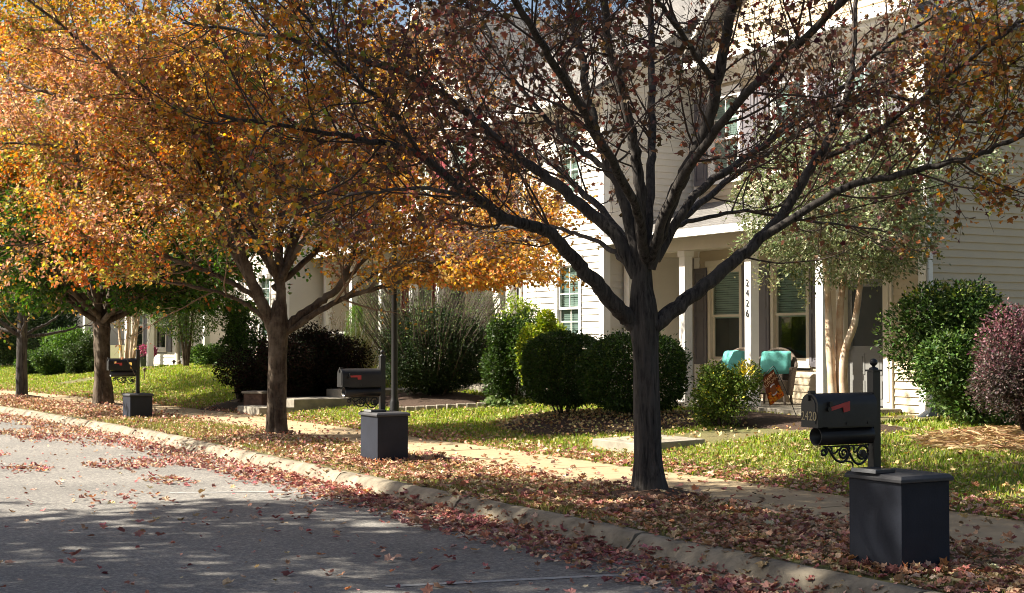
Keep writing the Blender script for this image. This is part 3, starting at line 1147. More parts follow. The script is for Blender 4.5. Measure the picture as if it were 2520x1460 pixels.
def siding(mb, p0, dx, length, z0, z1, nrm_, openings=(), clip=None):
    """lapped boards on a vertical wall; openings are (a0, a1, z0, z1); clip(z) gives the board's ends on a gable"""
    z = z0
    p0 = np.array(p0, float)
    dx = np.array(dx, float)
    nn = np.array(nrm_, float)
    while z < z1 - 1e-4:
        zt = min(z + LAP, z1)
        iv = [(0.0, length)]
        if clip:
            iv = [clip((z + zt) / 2)]
        zm = (z + zt) / 2
        for (a0, a1, b0, b1) in openings:
            if b0 - 0.03 < zm < b1 + 0.03:
                new = []
                for (u, w) in iv:
                    if a1 <= u or a0 >= w:
                        new.append((u, w))
                    else:
                        if a0 > u:
                            new.append((u, a0))
                        if a1 < w:
                            new.append((a1, w))
                iv = new
        for (u, w) in iv:
            if w - u < 0.01:
                continue
            A, B = p0 + dx * u, p0 + dx * w
            lo, hi = nn * 0.022, nn * 0.002
            v = [(*(A + lo), z), (*(B + lo), z), (*(B + hi), zt), (*(A + hi), zt), (*(A + hi), z + 0.0), (*(B + hi), z + 0.0)]
            mb.add(v, [(0, 1, 2, 3), (4, 5, 1, 0)])
        z = zt


def window(h, x, y, w, z0, z1, grid=None, blind=0.5, sill=True, lower_blind=0.0, head=True, m_trim='white'):
    """double hung window in the wall plane y (facing -y), centred at x"""
    x0, x1 = x - w / 2, x + w / 2
    f = 0.075
    mb = MB()
    for (a, b, c, d) in ((x0, x0 + f, z0, z1), (x1 - f, x1, z0, z1)):
        mb.box(a, b, y - .035, y + .09, c, d)
    mb.box(x0 - .0, x1 + .0, y - .038, y + .088, z1 - .002, z1 + f)
    mb.box(x0 - .0, x1 + .0, y - .038, y + .088, z0 - f, z0 + .002)
    fr = mb.build('window', M[m_trim], h)
    zm = (z0 + z1) / 2
    mb = MB()
    a, b = x0 + f, x1 - f
    for (c, d, yy) in ((z0 + .002, zm, y + .035), (zm - .04, z1 - .002, y + .005)):
        mb.box(a, a + .04, yy, yy + .028, c, d)
        mb.box(b - .04, b, yy, yy + .028, c, d)
        mb.box(a + .04, b - .04, yy - .001, yy + .029, c, c + .045)
        mb.box(a + .04, b - .04, yy - .001, yy + .029, d - .04, d)
    mb.build('sash', M[m_trim], fr)
    if grid:
        mb = MB()
        nx, nz = grid
        for (c, d, yy) in ((z0 + .05, zm - .04, y + .045), (zm + .005, z1 - .04, y + .016)):
            for i in range(1, nx):
                xx = a + (b - a) * i / nx
                mb.box(xx - .010, xx + .010, yy, yy + .012, c, d)
            for i in range(1, nz):
                zz = c + (d - c) * i / nz
                mb.box(a + .04, b - .04, yy + .001, yy + .011, zz - .010, zz + .010)
        mb.build('grille', M[m_trim], fr)
    mb = MB()
    mb.add([(a, y + .05, z0), (b, y + .05, z0), (b, y + .05, zm), (a, y + .05, zm)], [(0, 1, 2, 3)])
    mb.add([(a, y + .022, zm), (b, y + .022, zm), (b, y + .022, z1), (a, y + .022, z1)], [(0, 1, 2, 3)])
    mb.build('pane', M['glass'], fr)
    if blind:
        mb = MB()
        zz = z1 - 0.03
        zb = z1 - (z1 - z0) * blind
        while zz > zb:
            mb.add([(a, y + .085, zz), (b, y + .085, zz), (b, y + .10, zz - .035), (a, y + .10, zz - .035)], [(0, 1, 2, 3)])
            zz -= 0.042
        mb.box(a, b, y + .08, y + .105, zb - .03, zb)
        mb.build('blind', M['blind'], fr)
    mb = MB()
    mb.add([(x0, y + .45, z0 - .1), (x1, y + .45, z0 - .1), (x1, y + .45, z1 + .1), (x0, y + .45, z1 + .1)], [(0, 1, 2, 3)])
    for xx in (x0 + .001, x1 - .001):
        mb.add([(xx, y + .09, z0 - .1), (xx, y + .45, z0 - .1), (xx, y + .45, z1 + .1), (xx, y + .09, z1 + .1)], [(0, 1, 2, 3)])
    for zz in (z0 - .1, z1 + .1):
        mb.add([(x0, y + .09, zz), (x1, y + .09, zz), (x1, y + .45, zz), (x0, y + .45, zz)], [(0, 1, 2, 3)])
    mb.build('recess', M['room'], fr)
    if sill:
        mb = MB()
        mb.box(x0 - .06, x1 + .06, y - .07, y + .02, z0 - f - .045, z0 - f - .002)
        mb.build('sill', M[m_trim], fr)
    if head:
        mb = MB()
        mb.box(x0 - .05, x1 + .05, y - .055, y + .02, z1 + f + .002, z1 + f + .11)
        mb.build('window_head', M[m_trim], fr)
    return (x0 - .02, x1 + .02, z0 - f - .03, z1 + f + .03)


def shutter(h, x0, x1, y, z0, z1, material):
    mb = MB()
    d = y - .022
    t = .055
    mb.box(x0, x0 + t, d - .03, d, z0, z1)
    mb.box(x1 - t, x1, d - .03, d, z0, z1)
    zm = z0 + (z1 - z0) * 0.52
    for (c, e) in ((z0, z0 + .09), (zm - .04, zm + .04), (z1 - .09, z1)):
        mb.box(x0 + t, x1 - t, d - .029, d, c, e)
    for (c, e) in ((z0 + .09, zm - .04), (zm + .04, z1 - .09)):
        mb.box(x0 + t, x1 - t, d - .012, d, c, e)
        mb.box(x0 + t + .035, x1 - t - .035, d - .022, d - .011, c + .04, e - .04)
    mb.build('shutter', M[material], h)


def column(h, x, y, s, z0, z1):
    mb = MB()
    mb.box(x - s / 2, x + s / 2, y - s / 2, y + s / 2, z0 + .14, z1 - .10)
    mb.box(x - s / 2 - .02, x + s / 2 + .02, y - s / 2 - .02, y + s / 2 + .02, z0, z0 + .14)
    mb.box(x - s / 2 - .02, x + s / 2 + .02, y - s / 2 - .02, y + s / 2 + .02, z1 - .10, z1)
    return mb.build('porch_column', M['white'], h, bevel=.006)


def slab_roof(h, name, x0, x1, ya, za, yb, zb, material, th=.10):
    """sloping roof plane from the eave line (ya, za) to (yb, zb), with shingle courses laid out in metres"""
    mb = MB()
    v = [(x0, ya, za), (x1, ya, za), (x1, yb, zb), (x0, yb, zb)]
    v += [(a, b, c - th) for a, b, c in v]
    mb.add(v, [(0, 1, 2, 3), (7, 6, 5, 4), (0, 4, 5, 1), (1, 5, 6, 2), (2, 6, 7, 3), (3, 7, 4, 0)])
    o = mb.build(name, M[material], h)
    uvl = o.data.uv_layers.new(name="uv")
    ln = math.hypot(yb - ya, zb - za)
    for lp in o.data.loops:
        c = o.data.vertices[lp.vertex_index].co
        uvl.data[lp.index].uv = (c.x, ln * (c.y - ya) / (yb - ya))
    return o


def gable_roof(h, name, xa, xm, xb, ze, zp, y0, y1, material, th=.10):
    mb = MB()
    P = [(xa, ze), (xm, zp), (xb, ze)]
    v = [(x, y0, z) for x, z in P] + [(x, y1, z) for x, z in P] + [(x, y0, z - th) for x, z in P] + [(x, y1, z - th) for x, z in P]
    mb.add(v, [(0, 1, 4, 3), (1, 2, 5, 4), (9, 10, 7, 6), (10, 11, 8, 7), (0, 6, 7, 1), (1, 7, 8, 2), (3, 4, 10, 9), (4, 5, 11, 10), (0, 3, 9, 6), (2, 8, 11, 5)])
    o = mb.build(name, M[material], h)
    uvl = o.data.uv_layers.new(name="uv")
    for lp in o.data.loops:
        c = o.data.vertices[lp.vertex_index].co
        uvl.data[lp.index].uv = (c.y, math.hypot(c.x - xm, c.z - zp))
    return o


def porch_house(s1, width, label, tz, sid='siding_tan', shut='shutter_grey', t0=16.4, number=None, detail=True, rz=0.0, mirror_door=False, side_wall=True, group=None, gable=True):
    """two storey house front with a full width porch; s1 is its far end"""
    ox, oy = ST(s1, t0)
    h = empty('townhouse', (float(ox), float(oy), 0.0), label, "house", rz=math.atan2(-UY, -UX) + rz, group=group)
    W = width
    fz = 0.45 + tz            # porch floor
    eave = 6.42 + tz
    wins_x = [0.93, 2.77]
    door_x = W - 1.37
    ops = []
    for wx in wins_x:
        ops.append(window(h, wx, 0, 1.02, fz + .72, fz + 2.36, blind=0.52, grid=None, m_trim='cream'))
        shutter(h, wx - .93, wx - .54, 0, fz + .62, fz + 2.42, shut)
        shutter(h, wx + .54, wx + .93, 0, fz + .62, fz + 2.42, shut)
    for wx in wins_x + [W - 1.37]:
        ops.append(window(h, wx, 0, 0.98, fz + 4.08, fz + 5.55, blind=1.0, grid=(2, 2)))
        shutter(h, wx - .90, wx - .52, 0, fz + 3.98, fz + 5.62, shut)
        shutter(h, wx + .52, wx + .90, 0, fz + 3.98, fz + 5.62, shut)
    # door with storm door and wide jambs
    dw, dh = .90, 2.06
    mb = MB()
    for sx in (-1, 1):
        mb.box(door_x + sx * (dw / 2) + (0 if sx > 0 else -.20), door_x + sx * (dw / 2) + (.20 if sx > 0 else 0), -.05, .10, fz, fz + dh + .002)
        mb.box(door_x + sx * (dw / 2 + .10) - .035, door_x + sx * (dw / 2 + .10) + .035, -.066, -.049, fz + .1, fz + dh - .1)
    mb.box(door_x - dw / 2 - .22, door_x + dw / 2 + .22, -.06, .10, fz + dh, fz + dh + .20)
    d = mb.build('door_frame', M['cream'], h)
    mb = MB()
    a, b = door_x - dw / 2, door_x + dw / 2
    mb.box(a, b, .03, .07, fz + .02, fz + .98)
    mb.box(a, a + .10, .031, .069, fz + .98, fz + dh)
    mb.box(b - .10, b, .031, .069, fz + .98, fz + dh)
    mb.box(a + .10, b - .10, .031, .069, fz + dh - .12, fz + dh)
    for px0, px1 in ((a + .10, door_x - .05), (door_x + .05, b - .10)):
        for c, e in ((fz + .14, fz + .42), (fz + .52, fz + .86)):
            mb.box(px0, px1, .018, .031, c, e)
            mb.box(px0 + .045, px1 - .045, .010, .019, c + .045, e - .045)
    dd = mb.build('door', M['door_grey'], h)
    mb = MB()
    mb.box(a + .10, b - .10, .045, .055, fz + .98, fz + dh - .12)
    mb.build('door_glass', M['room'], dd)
    mb = MB()
    mb.box(a + .05, a + .08, -.02, .03, fz + .92, fz + 1.10)
    mb.cyl((a + .065, -.035), .026, .026, fz + .94, fz + .99, 12)
    mb.build('door_handle', M['metal_grey'], dd)
    ops.append((door_x - dw / 2 - .15, door_x + dw / 2 + .15, fz - 1, fz + dh + .1))
    # front wall
    mb = MB()
    siding(mb, (0, 0), (1, 0), W, fz - .05, eave, (0, -1), ops)
    siding(mb, (0, 0), (1, 0), W, fz - .05 - LAP * 3, fz - .05, (0, -1), [])
    mb.build('front_wall', M[sid], h)
    # side walls
    mb = MB()
    siding(mb, (W, 0), (0, 1), 9.5, .62 + tz, eave + .3, (1, 0))
    mid, ap = W / 2, eave + W / 2 * 0.95
    mb.build('side_wall', M[sid], h)
    mb = MB()
    mb.box(.03, W - .005, .10, 9.6, -.3, fz - .42)
    mb.box(W - .02, W + .012, -.012, 9.6, -.3, .617 + tz)
    mb.build('foundation', M['step'], h)
    mb = MB()
    siding(mb, (0, 0), (0, 1), 9.5, fz - .4, eave + .3, (-1, 0))
    mb.build('side_wall', M[sid], h)
    # corner boards
    mb = MB()
    mb.box(W - .16, W + .022, -.024, -.002, fz - .42, eave)
    mb.box(W + .002, W + .024, -.002, .10, .62 + tz, eave)
    mb.build('corner_board', M['white'], h)
    mb = MB()
    mb.box(-.022, .14, -.024, -.002, fz - .42, eave)
    mb.box(-.024, -.002, -.002, .10, fz - .42, eave)
    mb.build('corner_board', M['white'], h)
    # gable above the eave
    mb = MB()
    siding(mb, (0, -.06), (1, 0), W, eave + .26, ap - .02, (0, -1), clip=lambda z: (max(0, (z - eave) / (ap - eave) * mid), W - max(0, (z - eave) / (ap - eave) * mid)))
    mb.build('gable_wall', M[sid], h)
    mb = MB()
    a = np.linspace(0, 2 * np.pi, 28, endpoint=False)
    c = np.array([mid, eave + 1.15])
    vv = []
    for r, y in ((.30, -.08), (.30, -.115), (.24, -.115), (.24, -.085)):
        vv.append(np.stack([c[0] + r * np.cos(a), np.full(28, y), c[1] + r * np.sin(a)], 1))
    i = np.arange(28)
    j = (i + 1) % 28
    fs = np.concatenate([np.stack([i + k * 28, j + k * 28, j + (k + 1) * 28, i + (k + 1) * 28], 1) for k in range(3)])
    mb.add(np.concatenate(vv), [fs])
    for k in range(-4, 5):
        hw = math.sqrt(max(0, .24 ** 2 - (k * .05) ** 2))
        mb.add([(mid - hw, -.10, c[1] + k * .05 - .02), (mid + hw, -.10, c[1] + k * .05 - .02), (mid + hw, -.086, c[1] + k * .05 + .025), (mid - hw, -.086, c[1] + k * .05 + .025)], [(0, 1, 2, 3)])
    mb.build('gable_vent', M['white'], h)
    # frieze, soffit and gutter along the eave
    mb = MB()
    mb.box(-.25, W + .25, -.42, -.03, eave + .06, eave + .085)
    mb.box(-.25, W + .25, -.46, -.42, eave + .05, eave + .25)
    mb.box(-.05, W + .05, -.06, -.026, eave - .16, eave + .06)
    v = [(-.25, -.46, eave + .25), (W + .25, -.46, eave + .25), (W + .25, -.03, eave + .36), (-.25, -.03, eave + .36)]
    mb.add(v, [(0, 1, 2, 3)])
    mb.build('eave_trim', M['white'], h)
    mb = MB()
    mb.box(-.30, W + .30, -.56, -.462, eave + .13, eave + .25)
    mb.build('gutter', M['white'], h)
    # rakes and main roof
    gable_roof(h, 'roof', -.35, mid, W + .35, eave + .08, ap + .32, -.40, 9.9, 'shingle')
    mb = MB()
    for sx in (-1, 1):
        x0, z0_, x1, z1_ = (-.36 if sx < 0 else W + .36), eave - .02, mid, ap + .22
        v = [(x0, -.43, z0_), (x1, -.43, z1_), (x1, -.43, z1_ - .22), (x0, -.43, z0_ - .0)]
        v += [(p, -.405, r) for p, q, r in v]
        mb.add(v, [(0, 1, 2, 3), (4, 7, 6, 5), (0, 4, 5, 1), (3, 2, 6, 7), (0, 3, 7, 4), (1, 5, 6, 2)])
    mb.build('rake_trim', M['white'], h)
    # downspout at the near corner
    mb = MB()
    dsx = W + .075
    ptsd = [(dsx - .03, -.5, eave + .14), (dsx - .02, -.40, eave - .05), (dsx, -.07, eave - .35), (dsx, -.065, eave - .6), (dsx, -.065, .62 + tz), (dsx, -.085, .44 + tz), (dsx, -.22, .36 + tz), (dsx, -.36, .33 + tz)]
    mb.tube(ptsd, .042, 8, smooth=False)
    mb.build('downspout', M['white'], h)
    # porch: floor, columns, beam, ceiling, shed roof
    pd = 1.72
    mb = MB()
    mb.box(-.02, W - .55, -pd, -.02, -.2, fz)
    mb.build('porch_floor', M['step'], h, bevel=.01)
    ce = fz + 2.62
    xs = [.05, 1.80, 3.63, W - .55 - .08]
    cols = [column(h, x, -pd + .2, .165, fz, ce) for x in xs]
    mb = MB()
    mb.box(-.10, W - .36, -pd + .08, -pd + .32, ce + .002, ce + .27)
    mb.box(-.08, .12, -pd + .32, -.02, ce + .003, ce + .27)
    mb.box(W - .62, W - .40, -pd + .32, -.02, ce + .003, ce + .27)
    mb.box(.12, W - .62, -pd + .32, -.02, ce + .12, ce + .15)
    mb.build('porch_beam', M['cream'], h)
    slab_roof(h, 'porch_roof', -.30, W - .18, -pd - .22, ce + .30, -.02, ce + 1.02, 'shingle', .07)
    mb = MB()
    mb.box(-.31, W - .17, -pd - .34, -pd - .222, ce + .19, ce + .32)
    mb.build('porch_gutter', M['white'], h)
    for xe in (-.09, W - .39):
        mb = MB()
        v = [(xe, -pd + .1, ce + .272), (xe, -.02, ce + .272), (xe, -.02, ce + .93)]
        v += [(xe + .02, b_, c_) for a_, b_, c_ in v]
        mb.add(v, [(0, 1, 2), (5, 4, 3), (0, 3, 4, 1), (1, 4, 5, 2), (2, 5, 3, 0)])
        mb.build('porch_end', M[sid], h)
    if number:
        # house number running down the column
        c = cols[2]
        txt_column(c, number, xs[2], -pd + .2 - .0865, fz + 1.95)
    return h


def text_mesh(name, body, size, material, parent, matrix, extrude=.001):
    cu = bpy.data.curves.new(name, 'FONT')
    cu.body = body
    cu.size = size
    cu.extrude = extrude
    cu.align_x = 'CENTER'
    tmp = bpy.data.objects.new(name, cu)
    COL.objects.link(tmp)
    bpy.context.view_layer.update()
    me = bpy.data.meshes.new_from_object(tmp.evaluated_get(bpy.context.evaluated_depsgraph_get()))
    bpy.data.objects.remove(tmp)
    me.materials.clear()
    me.materials.append(material)
    o = bpy.data.objects.new(name, me)
    COL.objects.link(o)
    me.transform(matrix)
    if parent:
        o.parent = parent
    return o


RX90 = Matrix.Rotation(math.radians(90), 4, 'X')


def txt_column(col, number, x, y, ztop):
    for i, ch in enumerate(number):
        text_mesh('house_number', ch, .165, M['dark_num'], col, Matrix.Translation((x, y - .004, ztop - .165 * i)) @ RX90, .004)


def bay_house(s1, width, recess, label, tz, sid='siding_cream', t0=14.6, shut=None, rz=0.0, group=None, win_x=None, door=True):
    """front bay of two storeys at the near side, set back part with its own door and porch at the far side"""
    ox, oy = ST(s1, t0)
    h = empty('townhouse', (float(ox), float(oy), 0.0), label, "house", rz=math.atan2(-UY, -UX) + rz, group=group)
    fz = 0.45 + tz
    eave = 5.85 + tz
    x0, x1 = recess, recess + width
    cx = win_x if win_x is not None else (x0 + x1) / 2
    ops = [window(h, cx, 0, .96, fz + .78, fz + 2.38, blind=1.0, grid=(2, 3)), window(h, cx, 0, .96, fz + 3.72, fz + 5.22, blind=1.0, grid=(2, 3))]
    if shut:
        for sx in (-1, 1):
            xx = cx + sx * .72
            shutter(h, xx - .19, xx + .19, 0, fz + 3.62, fz + 5.3, shut)
    mb = MB()
    siding(mb, (x0, 0), (1, 0), width, fz - .4, eave, (0, -1), [(a - 0, b, c, d) for a, b, c, d in [(o[0] - x0, o[1] - x0, o[2], o[3]) for o in ops]])
    mb.build('front_wall', M[sid], h)
    mb = MB()
    siding(mb, (x1, 0), (0, 1), 9.5, fz - .4, eave + .3, (1, 0))
    mb.build('side_wall', M[sid], h)
    mb = MB()
    siding(mb, (x0, 1.25), (0, -1), 1.25, fz - .4, eave, (-1, 0))
    mb.build('side_wall', M[sid], h)
    # set back part
    rops = []
    dx = recess * .42
    rops.append(window(h, recess * .62, 1.25, .96, fz + 3.72, fz + 5.22, blind=1.0, grid=(2, 3)))
    if shut:
        for sx in (-1, 1):
            xx = recess * .62 + sx * .72
            shutter(h, xx - .19, xx + .19, 1.25, fz + 3.62, fz + 5.3, shut)
    mb = MB()
    for a, b in ((dx - .60, dx - .45), (dx + .45, dx + .60)):
        mb.box(a, b, 1.19, 1.32, fz, fz + 2.08)
    mb.box(dx - .62, dx + .62, 1.185, 1.32, fz + 2.082, fz + 2.22)
    fr = mb.build('door_frame', M['white'], h)
    mb = MB()
    mb.box(dx - .45, dx + .45, 1.26, 1.31, fz, fz + 2.08)
    for pa, pb in ((dx - .34, dx - .05), (dx + .05, dx + .34)):
        for c, e in ((fz + .2, fz + .8), (fz + 1.0, fz + 1.85)):
            mb.box(pa, pb, 1.248, 1.261, c, e)
    mb.build('door', M['door_grey'], h)
    rops.append((dx - .5, dx + .5, fz - 1, fz + 2.1))
    mb = MB()
    siding(mb, (0, 1.25), (1, 0), recess, fz - .4, eave, (0, -1), rops)
    mb.build('set_back_wall', M[sid], h)
    mb = MB()
    siding(mb, (0, 1.25), (0, 1), 8, fz - .4, eave + .3, (-1, 0))
    mb.build('side_wall', M[sid], h)
    mb = MB()
    for (xa, ya) in ((x0, 0), (x1, 0)):
        sx = -1 if xa == x0 else 1
        mb.box(min(xa, xa - sx * .14), max(xa, xa - sx * .14) + (.022 if sx > 0 else 0), -.024, -.002, fz - .4, eave)
        mb.box(xa + sx * .002 if sx > 0 else xa - .024, xa + .024 if sx > 0 else xa - .002, -.0015, .12, fz - .4, eave)
    mb.build('corner_board', M['white'], h)
    mb = MB()
    mb.box(-.02, x1 - .03, 1.30, 9.4, -.3, fz - .41)
    mb.box(x0 + .03, x1 - .03, .03, 1.30, -.3, fz - .41)
    mb.build('foundation', M['step'], h)
    mb = MB()
    mb.box(0, x0 - .02, -.25, 1.2, -.2, fz - .01)
    mb.build('porch_floor', M['step'], h, bevel=.01)
    ce = fz + 2.55
    for xx in (.1, recess - .32):
        column(h, xx, -.12, .17, fz, ce)
    mb = MB()
    mb.box(-.05, x0 - .03, -.22, -.02, ce + .002, ce + .24)
    mb.box(-.02, x0 - .03, -.018, 1.2, ce + .10, ce + .13)
    mb.build('porch_beam', M['white'], h)
    slab_roof(h, 'porch_roof', -.2, x0 - .03, -.48, ce + .25, 1.24, ce + .95, 'shingle', .06)
    mb = MB()
    mb.tube([(x0 - .05, -.05, eave - .1), (x0 - .05, -.05, fz - .1)], .04, 8, smooth=False)
    mb.build('downspout', M['white'], h)
    slab_roof(h, 'roof', -.35, x1 + .30, -.42, eave + .12, 4.9, eave + 3.55, 'shingle', .12)
    slab_roof(h, 'roof', -.35, x1 + .30, 10.2, eave + .12, 4.9, eave + 3.55, 'shingle', .12)
    mb = MB()
    siding(mb, (x1 - .02, -.05), (0, 1), 9.9, eave + .30, eave + 3.3, (1, 0), clip=lambda z: (max(0, (z - eave - .15) * 1.55), 9.9 - max(0, (z - eave - .15) * 1.55)))
    mb.build('gable_wall', M[sid], h)
    mb = MB()
    mb.box(-.3, x1 + .28, -.40, -.03, eave - .02, eave + .01)
    mb.box(-.34, x1 + .29, -.52, -.425, eave - .03, eave + .12)
    mb.build('gutter', M['white'], h)
    return h


porch_house(22.6, 6.0, "near tan two-storey house numbered 2426 with a white-columned porch and grey shutters", 0.0, number="2426")
bay_house(29.4, 3.0, 3.7, "cream house with a small-paned bay beside the tan 2426 house", 0.12, win_x=5.45)
porch_house(35.9, 6.0, "pale house with dark red shutters and a railed porch behind the tall grasses", 0.36, sid='siding_cream', shut='shutter_red')
bay_house(42.6, 3.0, 3.5, "cream bay-fronted house behind the trunk of the bright orange maple", 0.36, shut='shutter_grey')
porch_house(51.6, 6.0, "distant cream house with porch posts behind the thick rough maple trunk", 0.05, sid='siding_cream', rz=math.radians(9), t0=16.0)

# porch railing of the red-shuttered house
o = None
x, y = ST(35.9, 16.4)
r = empty('porch_railing', (float(x), float(y), 0), "white porch railing with thin balusters behind the lamp post", "railing", rz=math.atan2(-UY, -UX))
mb = MB()
fz = .81
mb.box(.15, 1.72, -1.55, -1.48, fz + .86, fz + .92)
mb.box(.15, 1.72, -1.545, -1.485, fz + .10, fz + .15)
mb.build('rail', M['white'], r)
for i in range(12):
    mb = MB()
    xx = .22 + i * .13
    mb.box(xx - .016, xx + .016, -1.53, -1.50, fz + .15, fz + .86)
    mb.build('baluster', M['white'], r)


# ------------------------------------------------------------------ walkway steps
def slab_st(s0, s1, t0_, t1_, z0, z1, label, group, z2=None):
    mb = MB()
    P = []
    for (s, t) in ((s0, t0_), (s0, t1_), (s1, t1_), (s1, t0_)):
        x, y = ST(s, t)
        P.append((float(x), float(y)))
    v = [(x, y, z0) for x, y in P] + [(x, y, z1 if (q in (0, 3) or z2 is None) else z2) for q, (x, y) in enumerate(P)]
    mb.add(v, [(0, 3, 2, 1), (4, 5, 6, 7), (0, 1, 5, 4), (1, 2, 6, 5), (2, 3, 7, 6), (3, 0, 4, 7)])
    o = mb.build('walkway_step', M['step'], bevel=.012)
    return tag(o, label, "step", group)


G = "concrete steps of the front walks"
slab_st(15.72, 16.85, 10.5, 11.55, -.1, .195, "sunlit concrete walk slab behind the foremost trunk", G, z2=.225)
slab_st(27.6, 28.8, 9.62, 10.34, -.1, .19, "lowest of three concrete steps left of the second mailbox", G)
slab_st(27.6, 28.8, 10.34, 11.55, -.1, .345, "middle of three concrete steps left of the second mailbox", G)
slab_st(27.6, 28.8, 11.55, 14.2, -.1, .50, "highest of three concrete steps left of the second mailbox", G)
slab_st(44.0, 45.2, 11.5, 13.0, -.1, .17, "lowest concrete step right behind the farthest mailbox", G)
slab_st(44.0, 45.2, 13.0, 14.4, -.1, .33, "long concrete step above the lowest one behind the farthest mailbox", G)
slab_st(44.0, 45.2, 14.4, 16.4, -.1, .56, "topmost concrete step beside the leaning path light", G)
slab_st(53.0, 54.3, 13.4, 16.0, -.1, .42, "far concrete step between the two thinnest-looking maples", G)

# ------------------------------------------------------------------ mailboxes
def spiral(c, r0, r1, a0, a1, n=26):
    a = np.linspace(a0, a1, n)
    r = np.linspace(r0, r1, n)
    return np.stack([c[0] + r * np.cos(a), np.zeros(n), c[1] + r * np.sin(a)], 1)


RZ_ST = math.atan2(-VY, -VX) + math.pi       # local +x = V (towards the houses); the mailbox reaches out along -x


def mailbox(px, Yd, label, number=None, body='black_metal'):
    """post at the origin, box on its street side (-x); the near side is -y"""
    x = (px - 1260) / 3600 * Yd
    s, t = toST(x, Yd)
    zg = float(gz(s, t))
    r = empty('mailbox', (x, Yd, zg), label, "mailbox", rz=math.atan2(VY, VX), group="post-mounted mailboxes along the kerb")
    zo = -zg          # heights below are above the kerb
    mb = MB()
    mb.box(-.033, .033, -.033, .033, -.15, 1.315 + zo)
    mb.build('post', M['black_metal'], r, bevel=.004)
    mb = MB()
    mb.box(-.042, .042, -.042, .042, 1.315 + zo, 1.328 + zo)
    mb.lathe((0, 0, zo), [(.034, 1.328), (.030, 1.340), (.013, 1.346), (.011, 1.352), (.016, 1.358), (.026, 1.366), (.0285, 1.378), (.025, 1.392), (.014, 1.402), (.0, 1.405)], 20)
    mb.build('finial', M['black_metal'], r)
    # arched box
    zb, zt, w = .945 + zo, 1.172 + zo, .083
    n = 14
    ang = np.linspace(0, np.pi, n)
    arch = [(-w, zb)] + [(-w * math.cos(a), zt - w + w * math.sin(a)) for a in ang] + [(w, zb)]
    x0, x1 = -.565, -.045
    v = [(x1, yy, zz) for yy, zz in arch] + [(x0, yy, zz) for yy, zz in arch]
    k = len(arch)
    mb = MB()
    mb.add(v, [np.array([(i, i + 1, i + 1 + k, i + k) for i in range(k - 1)])], smooth=True)
    mb.add(v, [(k - 1, 0, k, 2 * k - 1)])
    mb.add([q for q in v[:k]], [tuple(range(k))])
    mb.build('box', M[body], r)
    # door with rim
    mb = MB()
    out = [(yy * 1.045, zb - .004 + (zz - zb) * 1.02) for yy, zz in arch]
    v = [(x0 - .012, yy, zz) for yy, zz in out] + [(x0 + .022, yy, zz) for yy, zz in out]
    mb.add(v, [np.array([(i, i + 1, i + 1 + k, i + k) for i in range(k - 1)])], smooth=True)
    mb.add(v[:k], [tuple(range(k))[::-1]])
    inn = [(yy * .80, zb + .022 + (zz - zb) * .82) for yy, zz in arch]
    v = [(x0 - .0125, yy, zz) for yy, zz in inn] + [(x0 - .017, yy * .95, zz) for yy, zz in inn]
    mb.add(v, [np.array([(i, i + 1, i + 1 + k, i + k) for i in range(k - 1)])])
    mb.add(v[k:], [tuple(range(k))[::-1]])
    mb.box(x0 - .016, x0 + .03, -.014, .014, zt + .0, zt + .018)
    dr = mb.build('door', M['black_metal'], r)
    mb = MB()
    mb.box(x0 - .03, x0 - .016, -.009, .009, zt - .05, zt - .012)
    mb.build('latch', M['black_worn'], dr)
    if number:
        mt = Matrix.Translation((x0 - .0185, 0, zb + .045)) @ Matrix.Rotation(math.radians(-90), 4, 'Z') @ RX90 @ Matrix.Scale(.90, 4, (1, 0, 0))
        text_mesh('number', number, .088, M['gold'], dr, mt, .001)
    # flag on the near side
    mb = MB()
    yy = -w - .006
    fl = [(-.475, 1.078), (-.30, 1.118), (-.30, 1.052), (-.352, 1.042), (-.362, 1.078), (-.475, 1.052)]
    if not number:
        fl = [(-.475, 1.085), (-.325, 1.088), (-.325, 1.035), (-.37, 1.035), (-.375, 1.063), (-.475, 1.063)]
    v = [(a, yy - .004, b + zo) for a, b in fl] + [(a, yy + .002, b + zo) for a, b in fl]
    m = len(fl)
    mb.add(v, [tuple(range(m)), tuple(range(m, 2 * m))[::-1]] + [(i, i + m, (i + 1) % m + m, (i + 1) % m) for i in range(m)])
    f = mb.build('flag', M['flag_red'], r)
    mb = MB()
    a = np.linspace(0, 2 * np.pi, 14, endpoint=False)
    v = np.concatenate([np.stack([-.485 + .016 * np.cos(a), np.full(14, yy - .012), 1.066 + zo + .016 * np.sin(a)], 1), np.stack([-.485 + .016 * np.cos(a), np.full(14, yy + .008), 1.066 + zo + .016 * np.sin(a)], 1)])
    i = np.arange(14)
    mb.add(v, [np.stack([i, (i + 1) % 14, (i + 1) % 14 + 14, i + 14], 1), np.arange(14)[None]])
    mb.box(-.487, -.462, yy - .014, yy + .004, 1.085 + zo, 1.118 + zo)
    mb.build('flag_pivot', M['black_metal'], f)
    mb = MB()
    for xx in (-.32, -.13):
        v = np.concatenate([np.stack([xx + .008 * np.cos(a), np.full(14, -w - .005), zb + .022 + .008 * np.sin(a)], 1), np.stack([xx + .010 * np.cos(a), np.full(14, -w + .002), zb + .022 + .010 * np.sin(a)], 1)])
        mb.add(v, [np.stack([i, (i + 1) % 14, (i + 1) % 14 + 14, i + 14], 1), np.arange(14)[None]])
    mb.build('rivets', M['black_metal'], r)
    # newspaper tube
    a = np.linspace(0, 2 * np.pi, 28, endpoint=False)
    rr = .063
    cz = .878 + zo
    rings = []
